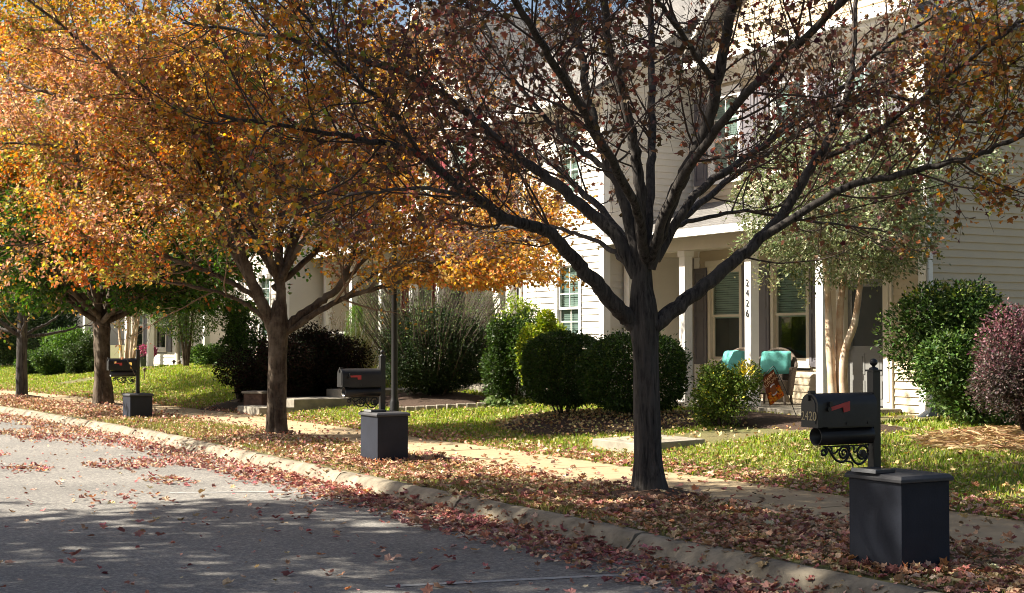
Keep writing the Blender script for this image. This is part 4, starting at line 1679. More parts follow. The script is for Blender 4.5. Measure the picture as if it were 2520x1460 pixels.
    for (xx, q) in ((-.045, rr), (-.525, rr), (-.525, rr - .006), (-.07, rr - .006)):
        rings.append(np.stack([np.full(28, xx), q * np.cos(a), cz + q * np.sin(a)], 1))
    i = np.arange(28)
    j = (i + 1) % 28
    mb = MB()
    v = np.concatenate(rings)
    mb.add(v, [np.concatenate([np.stack([i + q * 28, j + q * 28, j + (q + 1) * 28, i + (q + 1) * 28], 1) for q in range(3)])], smooth=True)
    mb.add(rings[0], [np.arange(28)[None]])
    mb.add(rings[3], [np.arange(28)[None]])
    mb.box(-.46, -.05, -.05, .05, .934 + zo, .944 + zo)
    mb.build('newspaper_tube', M['black_metal'], r)
    # scroll bracket
    mb = MB()
    zz = zo
    def add(p, rad=.0085):
        p = np.asarray(p, float)
        mb.tube(p, rad, 7)
    T = lambda L_: smooth_line([(a_, 0, b_ + zz) for a_, b_ in L_], 30)
    add(T([(-.46, .806), (-.05, .806)]), .006)
    add(T([(-.435, .768), (-.45, .785), (-.472, .776), (-.468, .752), (-.44, .752), (-.425, .778), (-.44, .802)]))
    add(T([(-.44, .80), (-.41, .786), (-.385, .752), (-.35, .715), (-.31, .698), (-.272, .70), (-.243, .726), (-.233, .765), (-.247, .793), (-.277, .802)]))
    add(spiral((-.277, .757 + zz), .045, .010, math.radians(90), math.radians(90 + 540)))
    add(T([(-.40, .80), (-.382, .79), (-.385, .77), (-.37, .758), (-.345, .765), (-.325, .785)]), .007)
    add(T([(-.24, .80), (-.222, .786), (-.225, .758), (-.205, .722), (-.175, .688), (-.14, .676), (-.105, .685), (-.075, .712), (-.06, .75), (-.066, .785), (-.095, .803)]))
    add(spiral((-.108, .748 + zz), .055, .016, math.radians(80), math.radians(80 + 400)))
    add(T([(-.20, .80), (-.182, .792), (-.188, .768), (-.17, .76), (-.155, .774)]), .007)
    add(T([(-.27, .70), (-.235, .698), (-.205, .688), (-.195, .666), (-.20, .645)]), .006)
    a2 = np.linspace(0, 2 * np.pi, 20, endpoint=False)
    for q in (.026, .013):
        v = np.concatenate([np.stack([-.108 + q * np.cos(a2), np.full(20, -.008 - (.03 - q) * .3), .748 + zz + q * np.sin(a2)], 1), np.stack([-.108 + q * np.cos(a2), np.full(20, .008), .748 + zz + q * np.sin(a2)], 1)])
        i = np.arange(20)
        mb.add(v, [np.stack([i, (i + 1) % 20, (i + 1) % 20 + 20, i + 20], 1), np.arange(20)[None]])
    mb.build('scroll_bracket', M['black_metal'], r)
    return r


def mail_base(px, py, Yd, L_, W_, H, label, worn=False):
    """box standing at the foot of a mailbox; its corner nearest the camera is seen at (px, py)"""
    p = P3(px, py, Yd)
    r = empty('mailbox_base_box', tuple(p), label, "box", rz=math.atan2(VY, VX), group="charcoal boxes at the foot of the mailboxes")
    mb = MB()
    mb.box(0, W_, 0, L_, -.12, H - .045)
    mb.build('body', M['bin'], r, bevel=.006)
    mb = MB()
    e = .022
    z0, z1 = H - .0445, H
    v = [(-e, -e, z0), (W_ + e, -e, z0), (W_ + e, L_ + e, z0), (-e, L_ + e, z0), (-e, -e, z1 - .022), (W_ + e, -e, z1 - .022), (W_ + e, L_ + e, z1 - .022), (-e, L_ + e, z1 - .022),
         (-e + .02, -e + .02, z1), (W_ + e - .02, -e + .02, z1), (W_ + e - .02, L_ + e - .02, z1), (-e + .02, L_ + e - .02, z1)]
    mb.add(v, [(0, 3, 2, 1), (0, 1, 5, 4), (1, 2, 6, 5), (2, 3, 7, 6), (3, 0, 4, 7), (4, 5, 9, 8), (5, 6, 10, 9), (6, 7, 11, 10), (7, 4, 8, 11), (8, 9, 10, 11)])
    mb.build('lid', M['bin_lid'], r, bevel=.004)
    return r


def booklet(base, x0, y0, w, l, H, label, rot):
    c = base.matrix_basis @ Vector((x0, y0, H))
    r = empty('booklet', tuple(c), label, "booklet", rz=base.rotation_euler[2] + rot, group="dark booklets lying on the mailbox boxes")
    mb = MB()
    mb.box(0, w, 0, l, .002, .026)
    mb.build('cover', M['book'], r, bevel=.003)
    mb = MB()
    mb.box(-.003, .012, .004, l - .004, .004, .030)
    mb.build('spine', M['metal_grey'], r)
    return r


mailbox(2149, 10.22, "nearest black mailbox, marked 2420 in gold, with raised red flag", "2420", 'black_worn')
mailbox(941, 18.57, "black mailbox in front of the tall lamp post, red flag down", None, 'black_worn')
mailbox(340, 28.4, "small-looking black mailbox right of the thick rough maple trunk", None, 'black_metal')
b1 = mail_base(2215, 1400, 9.55, .50, .427, .605, "largest charcoal box, under the nearest mailbox marked 2420")
b2 = mail_base(930, 1134, 17.9, .534, .41, .585, "charcoal box with a sunlit face, under the mailbox by the lamp post")
b3 = mail_base(322, 1041, 28.0, .57, .43, .555, "smallest-looking charcoal box, under the farthest mailbox")
booklet(b1, -.03, .20, .19, .22, .605, "dark booklet on the largest charcoal box", .1)
booklet(b2, -.01, .17, .2, .22, .585, "dark booklet on the charcoal box by the lamp post", 0)

# ------------------------------------------------------------------ lamp post
Yl = 26.6
p = P3(971, 1010, Yl)
zg = g_at(p[0], Yl)
r = empty('lamp_post', (p[0], Yl, zg), "tall dark lamp post behind the second mailbox", "lamp post")
mb = MB()
mb.lathe((0, 0, 0), [(.085, -.1), (.085, .30), (.07, .34), (.060, .40), (.058, 1.2), (.054, 3.1), (.075, 3.12), (.075, 3.16), (.0, 3.16)], 18)
mb.build('pole', M['black_metal'], r)
mb = MB()
mb.lathe((0, 0, 0), [(.06, 3.16), (.13, 3.22), (.15, 3.25), (.15, 3.27), (.0, 3.27)], 6)
mb.lathe((0, 0, 0), [(.20, 3.60), (.20, 3.62), (.10, 3.76), (.03, 3.80), (.03, 3.86), (0, 3.88)], 6)
mb.build('lantern_frame', M['black_metal'], r)
mb = MB()
mb.lathe((0, 0, 0), [(.13, 3.27), (.18, 3.60)], 6)
mb.build('lantern_glass', M['lamp_glass'], r)


# ------------------------------------------------------------------ porch chairs
def house_pt(x, y, z, s1=22.6, t0=16.4):
    ox, oy = ST(s1, t0)
    a = math.atan2(-UY, -UX)
    return (float(ox) + x * math.cos(a) - y * math.sin(a), float(oy) + x * math.sin(a) + y * math.cos(a), z)


def chair(x, y, label, rot):
    """barrel wicker chair, front towards -y"""
    fz = .45
    r = empty('wicker_chair', house_pt(x, y, fz), label, "chair", rz=math.atan2(-UY, -UX) + rot, group="wicker chairs on the porch of 2426")
    mb = MB()
    n = 26
    th = np.linspace(math.radians(-28), math.radians(208), n)
    rows = []
    for lev in range(6):
        f = lev / 5
        top = .60 + .32 * np.clip(np.sin(th), 0, 1) ** 1.2
        zz = .16 + (top - .16) * f
        R = .30 + .075 * f
        rows.append(np.stack([R * np.cos(th), .30 * np.ones(n) * 0 + (R * 1.0) * np.sin(th) + .02, zz], 1))
    inner = [q * np.array([.90, .90, 1]) for q in rows]
    v = np.concatenate(rows + inner)
    f = []
    for base_ in (0, 6 * n):
        for k in range(5):
            for i in range(n - 1):
                q = (base_ + k * n + i, base_ + k * n + i + 1, base_ + (k + 1) * n + i + 1, base_ + (k + 1) * n + i)
                f.append(q)
    for e in (0, n - 1):
        for k in range(5):
            f.append((k * n + e, (k + 1) * n + e, 6 * n + (k + 1) * n + e, 6 * n + k * n + e))
    mb.add(v, f, smooth=True)
    rim = rows[5] * np.array([.95, .95, 1])
    mb.tube(rim, .030, 8)
    mb.build('back_shell', M['wicker'], r)
    mb = MB()
    v = []
    m = 20
    a = np.linspace(0, 2 * np.pi, m, endpoint=False)
    for zz, q in ((.20, .27), (.40, .285), (.405, .0)):
        v.append(np.stack([q * np.cos(a), -.02 + q * 1.0 * np.sin(a), np.full(m, zz)], 1))
    i = np.arange(m)
    j = (i + 1) % m
    mb.add(np.concatenate(v), [np.concatenate([np.stack([i + k * m, j + k * m, j + (k + 1) * m, i + (k + 1) * m], 1) for k in range(2)])])
    mb.build('seat', M['wicker'], r)
    for sx, sy in ((-1, -1), (1, -1), (-1, 1), (1, 1)):
        mb = MB()
        mb.tube([(sx * .22, sy * .20, .22), (sx * .24, sy * .23, 0)], .022, 8)
        mb.build('leg', M['wicker'], r)
    return r


def cushion(x, y, z, w, d, hgt, tilt, rot, label, name='cushion'):
    n = 14
    g = np.linspace(-1, 1, n)
    U_, V_ = np.meshgrid(g, g, indexing='ij')
    e = (1 - np.abs(U_) ** 6) * (1 - np.abs(V_) ** 6)
    puff = hgt / 2 * np.clip(e, 0, 1) ** .45 * (1 + .22 * np.sin(3.1 * U_ + 2 * V_ + x) * np.cos(2.6 * V_ - U_))
    sx = U_ * w / 2 * (1 - .05 * V_ ** 2)
    sz = V_ * d / 2 * (1 - .05 * U_ ** 2)
    top = np.stack([sx, -puff, sz], -1).reshape(-1, 3)
    bot = np.stack([sx, puff, sz], -1).reshape(-1, 3)
    i = (np.arange(n - 1)[:, None] * n + np.arange(n - 1)[None]).ravel()
    mb = MB()
    mb.add(top, [np.stack([i, i + n, i + n + 1, i + 1], 1)], smooth=True)
    mb.add(bot, [np.stack([i, i + 1, i + n + 1, i + n], 1)], smooth=True)
    o = mb.build(name, M['turquoise'])
    o.location = house_pt(x, y, z)
    o.rotation_euler = (tilt, 0, math.atan2(-UY, -UX) + rot)
    o.rotation_mode = 'XYZ'
    return tag(o, label, "cushion", "turquoise cushions on the porch chairs")


chair(3.30, -.80, "wicker chair with curved arms, right of the porch column numbered 2426", math.radians(36))
chair(2.10, -.80, "wicker chair partly hidden behind the porch column numbered 2426", math.radians(14))
cushion(3.30 - .10 * math.sin(math.radians(36)), -.80 + .10 * math.cos(math.radians(36)), 1.15, .52, .40, .14, math.radians(-14), math.radians(36), "square turquoise cushion on the chair right of the 2426 column")
cushion(2.10 - .10 * math.sin(math.radians(14)), -.80 + .10 * math.cos(math.radians(14)), 1.13, .52, .44, .14, math.radians(-14), math.radians(14), "turquoise cushion half hidden by the 2426 column")
# small yellow sponge-like thing on the left window ledge
mb = MB()
mb.box(-.10, .10, -.025, .025, 0, .045)
mb.box(-.07, .07, -.018, .018, .045, .06)
o = mb.build('yellow_scraper', M['yellow'], bevel=.01)
o.location = house_pt(1.22, -.045, 1.255)
o.rotation_euler = (0, 0, math.atan2(-UY, -UX))
tag(o, "small bright yellow plastic thing on the porch window ledge", "tool")

# ------------------------------------------------------------------ garden flag
Yf = 21.55
r = empty('garden_flag', tuple(P3(1958, 1019, Yf) - np.array([0, 0, .04])), "leaning garden flag with a football and autumn leaves by the porch", "flag")
b = np.array(r.location)
mb = MB()
mb.tube(smooth_line([P3(1958, 1022, Yf) - b, P3(1936, 968, Yf) - b, P3(1915, 922, Yf) - b, P3(1904, 903, Yf) - b, P3(1899, 905, Yf) - b, P3(1874, 929, Yf) - b], 24), .006, 6)
mb.build('pole', M['black_metal'], r)
TL, TR, BR, BL = (P3(1876.5, 931.5, Yf) - b, P3(1903.5, 907.5, Yf) - b, P3(1929, 973.6, Yf) - b, P3(1891.7, 999, Yf) - b)


def fpt(u, v, dy=0.0):
    p = (TL * (1 - u) + TR * u) * (1 - v) + (BL * (1 - u) + BR * u) * v
    p = p + np.array([0, -0.03 * math.sin(u * 4 + v * 2) + .02 * math.sin(v * 5) - dy, 0])
    return p


mb = MB()
n = 12
for dy in (0.0, -0.004):
    v = [fpt(i / n, j / n, dy) for i in range(n + 1) for j in range(n + 1)]
    mb.add(v, [(i * (n + 1) + j, (i + 1) * (n + 1) + j, (i + 1) * (n + 1) + j + 1, i * (n + 1) + j + 1) for i in range(n) for j in range(n)], smooth=True)
cl = mb.build('cloth', M['flag_brown'], r)
mb = MB()
a = np.linspace(0, 2 * np.pi, 24, endpoint=False)
v = [fpt(.52, .62, .004)] + [fpt(.52 + .24 * math.cos(q) * 1.0, .60 + .22 * math.sin(q), .004) for q in a]
mb.add(v, [(0, i + 1, (i + 1) % 24 + 1) for i in range(24)])
mb.build('football', M['football'], cl)
mb = MB()
for vv in (.46, .735):
    pts = [fpt(.36 + .32 * q, vv + .03 * (1 - (2 * q - 1) ** 2) * (-1 if vv < .6 else 1), .008) for q in np.linspace(0, 1, 9)]
    mb.tube(pts, .011, 5)
mb.build('football_stripes', M['football_white'], cl)
mb = MB()
rg = np.random.default_rng(4)
pp, cc = [], []
for k in range(130):
    u, v_ = rg.uniform(.03, .97), rg.uniform(.60, .98)
    if (u - .52) ** 2 / .05 + (v_ - .60) ** 2 / .045 < 1:
        continue
    pp.append(fpt(u, v_, .012))
    cc.append([(.75, .16, .01), (.70, .30, .02), (.60, .06, .015), (.80, .42, .05)][rg.integers(4)])
for k in range(len(pp)):
    q = rg.uniform(0, 2 * np.pi)
    ang = np.linspace(0, 2 * np.pi, 10, endpoint=False)
    rr = np.where(np.arange(10) % 2, .008, .022)
    v = [pp[k] + np.array([0, -.002, 0])] + [pp[k] + np.array([rr[i] * math.cos(ang[i] + q), 0, rr[i] * math.sin(ang[i] + q)]) for i in range(10)]
    mb.add(v, [(0, i + 1, (i + 1) % 10 + 1) for i in range(10)], col=cc[k])
mb.build('leaf_print', M['litter'], cl, colour=True)
for word, vv, sz in (("HAPPY", .20, .078), ("AUTUMN", .36, .072)):
    o0, ex, ez = fpt(.5, vv, .010), fpt(.9, vv) - fpt(.1, vv), fpt(.5, vv - .1) - fpt(.5, vv)
    ex /= np.linalg.norm(ex)
    ez = ez - ez.dot(ex) * ex
    ez /= np.linalg.norm(ez)
    ey = np.cross(ex, ez)
    mt = Matrix(((ex[0] * .9, ez[0], ey[0], o0[0]), (ex[1] * .9, ez[1], ey[1], o0[1] - .02), (ex[2] * .9, ez[2], ey[2], o0[2]), (0, 0, 0, 1)))
    text_mesh('lettering', word, sz, M['flag_text'], cl, mt, .001)

# ------------------------------------------------------------------ shrubs
def blob_points(n, R, rng, shell=0.55, lumps=6, seed=0, flat_bottom=0.0, gaps=0.0, rough=1.0):
    """points in a lumpy ellipsoid of uneven shoots, most of them near its skin; also the outward directions"""
    D = nrm(rng.normal(size=(n, 3)))
    lump = np.zeros(n)
    for k in range(lumps + 6):
        c = nrm(rng.normal(size=3))
        lump += rng.uniform(.3, 1.0) * np.exp(-((D - c) ** 2).sum(1) / rng.uniform(.05, .22))
    tufts = np.zeros(n)
    for k in range(70):
        c = nrm(rng.normal(size=3))
        tufts = np.maximum(tufts, rng.uniform(.2, 1.0) * np.exp(-((D - c) ** 2).sum(1) / .012))
    shape = 0.80 + 0.17 * lump / (lump.max() + 1e-6) + 0.13 * rough * tufts
    u = rng.uniform(size=n)
    rr = np.where(u < shell, 1.0 - np.abs(rng.normal(size=n)) * .09, rng.uniform(0.15, 1, n) ** .45)
    rr = np.where(u < .03 * rough, rng.uniform(1.0, 1.13, n), rr)
    P = D * rr[:, None] * shape[:, None] * np.array(R)
    ok = P[:, 2] > -R[2] * (1 - flat_bottom)
    ph = vnoise(D[:, 0] * 3 + D[:, 2] * 2, D[:, 1] * 3 - D[:, 2] * 2, seed, .45)
    ok &= ~((ph < .20 + .16 * gaps) & (rr > .72) & (rng.uniform(size=n) < .85))
    return P[ok], D[ok]


def shrub(name, label, px, Yd, zc, R, n, lsize, cols, rng, cat="shrub", leafm='leaf_green', tpl=T_OVAL, w=None, shell=.55, stems=5, droop=0.0, upb=0.2, gaps=0.0, group=None, lumps=6, spread=1.0, accent=None, clumps=0, cf=(.32, .55), sq=False):
    x = (px - 1260) / 3600 * Yd
    zg = g_at(x, Yd)
    r = empty(name, (x, Yd, zg), label, cat, group=group)
    if clumps:
        PP, DD = [], []
        for k in range(clumps):
            c = nrm(rng.normal(size=3)) * rng.uniform(.35, 1.12 - cf[1] * .5) * np.array(R)
            f = rng.uniform(*cf)
            q, e = blob_points(int(n * 2.6 / clumps), (R[0] * f, R[1] * f, R[2] * f * 1.15), rng, .45, 5, k + px * .01, gaps=gaps, rough=1.6)
            PP.append(q + c)
            DD.append(e + np.array([0, 0, .4]))
        P, D = np.concatenate(PP), np.concatenate(DD)
    else:
        P, D = blob_points(int(n * 2.4), R, rng, shell, lumps, px * .01, gaps=gaps)
        if sq:
            q = D / ((np.abs(D) ** 2.9).sum(1, keepdims=True) ** (1 / 2.9))
            P = P * (np.linalg.norm(q, axis=1, keepdims=True))
    P[:, 2] += zc - zg
    ok = P[:, 2] > 0.02
    P, D = P[ok], D[ok]
    c = palette(rng, len(P), cols, w, .25)
    if accent is not None:
        m = accent(P, rng)
        c[m[0]] = palette(rng, int(m[0].sum()), m[1], None, .2)
    mb = MB()
    leaves(mb, P, lsize, rng, tpl, c, upb=upb, droop=droop, dirs=D)
    mb.build('foliage', M[leafm], r, colour=True)
    mb = MB()
    for k in range(stems):
        a = rng.uniform(0, 2 * np.pi)
        e = np.array([math.cos(a) * R[0] * .65 * rng.uniform(.3, 1), math.sin(a) * R[1] * .65 * rng.uniform(.3, 1), zc - zg + R[2] * rng.uniform(-.1, .6)])
        b0 = np.array([e[0] * .15, e[1] * .15, -.05])
        mb.tube(smooth_line([b0, b0 * .5 + e * .5 + np.array([0, 0, -.05]), e], 8), np.linspace(.022, .006, 8), 6)
        for q in range(3):
            f = rng.uniform(.4, .9)
            p0 = b0 + (e - b0) * f
            mb.tube(wander(p0, D[rng.integers(len(D))] + np.array([0, 0, .4]), .35 * max(R), 5, rng, .3), np.linspace(.008, .003, 5), 5, cap=False)
    mb.build('stems', M['twig'], r)
    return r


rng = np.random.default_rng(77)
BOX = [(.028, .058, .013), (.04, .078, .016), (.02, .042, .010), (.06, .10, .022)]
shrub('boxwood_shrub', "rounded dark clipped shrub left of the foremost trunk", 1392, 24.0, 1.05, (.86, .78, .68), 11000, (.036, .060), BOX, rng, stems=7, group="clipped round shrubs", sq=True, shell=.7)
shrub('boxwood_shrub', "rounded dark clipped shrub half hidden by the foremost trunk", 1560, 23.0, 1.02, (.95, .80, .70), 12000, (.036, .060), BOX, rng, stems=7, group="clipped round shrubs", sq=True, shell=.7)


def yellow_spots(P, rng):
    m = (rng.uniform(size=len(P)) < .018) | ((np.abs(P[:, 0] - .32) < .09) & (np.abs(P[:, 2] - .86) < .12) & (rng.uniform(size=len(P)) < .7))
    return m, [(.55, .48, .06), (.50, .40, .04)]


shrub('loose_shrub', "loose yellowish green shrub in front of the porch chairs", 1775, 21.3, .78, (.58, .55, .50), 5600, (.034, .055), [(.07, .12, .02), (.11, .16, .028), (.045, .08, .016), (.15, .19, .04)], rng, stems=9, gaps=.5, lumps=10, accent=yellow_spots, clumps=16)
CON = [(.24, .29, .02), (.30, .34, .03), (.16, .23, .02), (.11, .17, .02)]
shrub('golden_conifer', "bright yellow green feathery conifer shrub under the small-paned window", 1348, 27.0, 1.28, (.56, .6, .75), 9000, (.045, .08), CON, rng, tpl=T_OVAL, upb=.3, lumps=12, clumps=16)
def sunlit_top(P, rng):  # sunlit top over shaded lower leaves, both put into the leaf colours
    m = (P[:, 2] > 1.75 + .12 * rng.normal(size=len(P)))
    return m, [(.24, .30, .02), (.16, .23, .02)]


shrub('golden_conifer', "feathery conifer shrub, dark below with a yellow green top, right of the tall bushy evergreen", 1262, 27.8, 1.30, (.60, .62, .98), 9000, (.045, .08), [(.035, .065, .014), (.05, .09, .018), (.025, .045, .010)], rng, tpl=T_OVAL, upb=.3, lumps=12, clumps=20, accent=sunlit_top)

# tall bushy evergreen with upright wands
Yb = 29.4
x = (1075 - 1260) / 3600 * Yb
zg = g_at(x, Yb)
r = empty('evergreen_bush', (x, Yb, zg), "tall dark evergreen bush of upright wands behind the lamp post", "bush")
P, D = blob_points(52000, (1.40, 1.1, 1.05), rng, .5, 9, 2)
P[:, 2] += 1.0
P = P[P[:, 2] > .05]
mb = MB()
leaves(mb, P, (.035, .06), rng, T_OVAL, palette(rng, len(P), [(.022, .038, .013), (.032, .055, .018), (.016, .028, .010)], None, .25), upb=.3, droop=-.6)
wands = []
for k in range(300):
    a = rng.uniform(0, 2 * np.pi)
    q = math.sqrt(rng.uniform(0, 1))
    p0 = np.array([math.cos(a) * q * 1.05, math.sin(a) * q * .8, .8 + rng.uniform(-.3, .6)])
    d = np.array([math.cos(a) * q * .95 + .12, math.sin(a) * q * .7, 1.0])
    w_ = wander(p0, d, rng.uniform(1.2, 2.0) * (1.15 - .35 * q), 9, rng, .12, .0)
    wands.append(w_)
    m = 34
    h = rng.uniform(.1, 8, m)
    jj = np.clip(h.astype(int), 0, 7)
    lp = w_[jj] * (1 - (h - jj))[:, None] + w_[jj + 1] * (h - jj)[:, None] + rng.normal(size=(m, 3)) * .012
    leaves(mb, lp, (.03, .05), rng, T_OVAL, palette(rng, m, [(.10, .15, .05), (.07, .11, .035), (.16, .20, .08)], None, .2), upb=.2, droop=-.7)
mb.build('foliage', M['leaf_green'], r, colour=True)
mb = MB()
for w_ in wands:
    mb.tube(w_, np.linspace(.010, .003, 9), 5, cap=False)
for k in range(10):
    a = rng.uniform(0, 2 * np.pi)
    mb.tube(wander((.1 * math.cos(a), .1 * math.sin(a), -.05), (math.cos(a) * .5, math.sin(a) * .5, 1), 1.2, 7, rng, .15), np.linspace(.03, .012, 7), 6)
mb.build('stems', M['twig'], r)

# weeping dark mound
DK = [(.020, .011, .009), (.014, .013, .008), (.028, .014, .011), (.014, .020, .008)]
shrub('weeping_maple', "very dark weeping mound of fine leaves behind the second maple's trunk", 735, 31.3, .92, (1.85, 1.2, 1.12), 24000, (.045, .075), DK, rng, tpl=T_OVAL, droop=1.0, upb=.5, stems=8, lumps=9, leafm='leaf_dark', clumps=30, cf=(.25, .40))
shrub('leafy_shrub', "leafy green shrub at the left edge of the dark weeping mound", 590, 33.0, 1.35, (.55, .6, .95), 4600, (.05, .09), [(.05, .10, .02), (.08, .14, .03), (.03, .06, .014)], rng, gaps=.4, clumps=16)
shrub('leafy_shrub', "upright leafy shrub under the white window behind the second maple", 735, 40.0, 2.15, (1.1, .8, .75), 5200, (.05, .09), [(.09, .15, .035), (.14, .19, .06), (.06, .10, .025)], rng, gaps=.4, clumps=16)
shrub('cone_evergreen', "small bright green evergreen beside the white railed porch column", 876, 36.6, 1.75, (.32, .32, .75), 2600, (.05, .08), [(.10, .20, .03), (.15, .25, .03)], rng, tpl=T_NEEDLE)

# ornamental grass
Yg = 32.5
x = (835 - 1260) / 3600 * Yg
zg = g_at(x, Yg)
r = empty('ornamental_grass', (x, Yg, zg), "clump of tan ornamental grass with feathery plumes beside the dark mound", "grass clump")
mb = MB()
cols = [(.36, .30, .13), (.30, .30, .10), (.44, .36, .18), (.22, .24, .07)]
for k in range(1300):
    a = rng.uniform(0, 2 * np.pi)
    q = rng.uniform(0, .85)
    p0 = np.array([math.cos(a) * q * .62 + rng.choice([-.42, .0, .42]), math.sin(a) * q * .4, 0.02])
    ln = rng.uniform(.8, 1.55)
    d = np.array([math.cos(a) * .55 * q + .16, math.sin(a) * .55 * q, 1.0])
    pts = wander(p0, d, ln, 6, rng, .12, -.10 * q - .05)
    wv = np.array([math.cos(a + 1.57), math.sin(a + 1.57), 0]) * .007
    ws = np.array([1, 1, .9, .7, .45, .1])[:, None]
    v = np.concatenate([pts - wv * ws, pts + wv * ws])
    mb.add(v, [np.array([(i, i + 6, i + 7, i + 1) for i in range(5)])], col=np.clip(np.array(cols[rng.integers(4)]) * rng.uniform(.75, 1.25), 0, 1))
mb.build('blades', M['blade'], r, colour=True)
mb = MB()
for k in range(34):
    a = rng.uniform(0, 2 * np.pi)
    p0 = np.array([rng.uniform(-.5, .8), rng.uniform(-.3, .3), .5])
    pts = wander(p0, (math.cos(a) * .2 + .15, math.sin(a) * .2, 1), rng.uniform(.9, 1.5), 7, rng, .08, -.02)
    mb.tube(pts, np.linspace(.004, .003, 7), 4, cap=False)
    m = 60
    h = rng.uniform(4.2, 6, m)
    jj = np.clip(h.astype(int), 0, 5)
    lp = pts[jj] * (1 - (h - jj))[:, None] + pts[jj + 1] * (h - jj)[:, None]
    leaves(mb, lp, (.04, .07), rng, T_NEEDLE, palette(rng, m, [(.50, .42, .28), (.42, .34, .20)], None, .2), upb=.1, droop=-.8)
mb.build('plumes', M['blade'], r, colour=True)

# the right hand pair by the house corner
HOL = [(.05, .095, .022), (.075, .13, .03), (.035, .065, .018), (.12, .18, .05)]


def new_growth(P, rng):
    m = (P[:, 2] > 1.72) & (rng.uniform(size=len(P)) < .25)
    return m, [(.32, .36, .06), (.24, .28, .05)]


shrub('holly_bush', "large glossy green bush against the shaded siding wall", 2420, 20.0, 1.34, (1.22, 1.0, .98), 18000, (.05, .085), HOL, rng, cat="bush", stems=6, gaps=.15, lumps=12, accent=new_growth, clumps=40)


def purple_top(P, rng):
    m = (P[:, 2] > 1.05 + .25 * rng.normal(size=len(P))) & (rng.uniform(size=len(P)) < .8)
    return m, [(.17, .065, .085), (.13, .055, .06), (.22, .11, .125)]


shrub('purple_shrub', "purple leaved shrub growing out of a straw bed", 2540, 17.6, 1.10, (.84, .75, .84), 12000, (.032, .055), [(.07, .055, .045), (.095, .065, .06), (.05, .05, .035), (.12, .085, .085)], rng, stems=8, lumps=14, gaps=.3, accent=purple_top, clumps=26)

# far shrubs at the end of the row
FG = [(.045, .085, .02), (.07, .12, .025), (.10, .17, .03), (.03, .06, .015)]
shrub('far_shrub', "clipped sunlit shrub between the two left trunks, tallest of the row", 170, 50.0, 1.15, (1.1, .9, .95), 6500, (.06, .10), [(.08, .15, .03), (.13, .22, .035), (.05, .10, .02)], rng, clumps=16)
shrub('far_shrub', "dark twiggy shrub touching the thick rough trunk", 210, 47.5, 1.0, (.75, .7, .75), 4500, (.06, .09), [(.03, .05, .014), (.045, .07, .02)], rng, clumps=16)
shrub('far_shrub', "small low shrub just right of the far slender trunk", 82, 50.0, .75, (.55, .6, .55), 2600, (.06, .09), FG, rng, clumps=16)
shrub('far_shrub', "low rounded shrub in front of the tallest far shrub", 135, 48.5, .72, (.8, .6, .5), 3600, (.06, .09), FG, rng, clumps=16)
shrub('far_evergreen', "dark broad evergreen at the far end of the row", 20, 56.0, 2.3, (1.9, 1.6, 2.3), 12000, (.08, .14), [(.022, .042, .014), (.035, .06, .018), (.06, .09, .03)], rng, gaps=.2, clumps=16)
shrub('far_evergreen', "second dark evergreen behind the row of far shrubs", 105, 60.0, 2.6, (1.9, 1.6, 2.4), 11000, (.08, .14), [(.02, .04, .014), (.03, .055, .018)], rng, gaps=.2, clumps=16)
shrub('far_shrub', "round green shrub at the foot of the far porch column", 518, 43.0, 1.0, (.55, .5, .5), 3000, (.05, .09), FG, rng, clumps=16)
shrub('far_shrub', "low shrub left of the far white porch column", 492, 45.0, .9, (.5, .5, .45), 2600, (.05, .08), FG, rng, clumps=16)


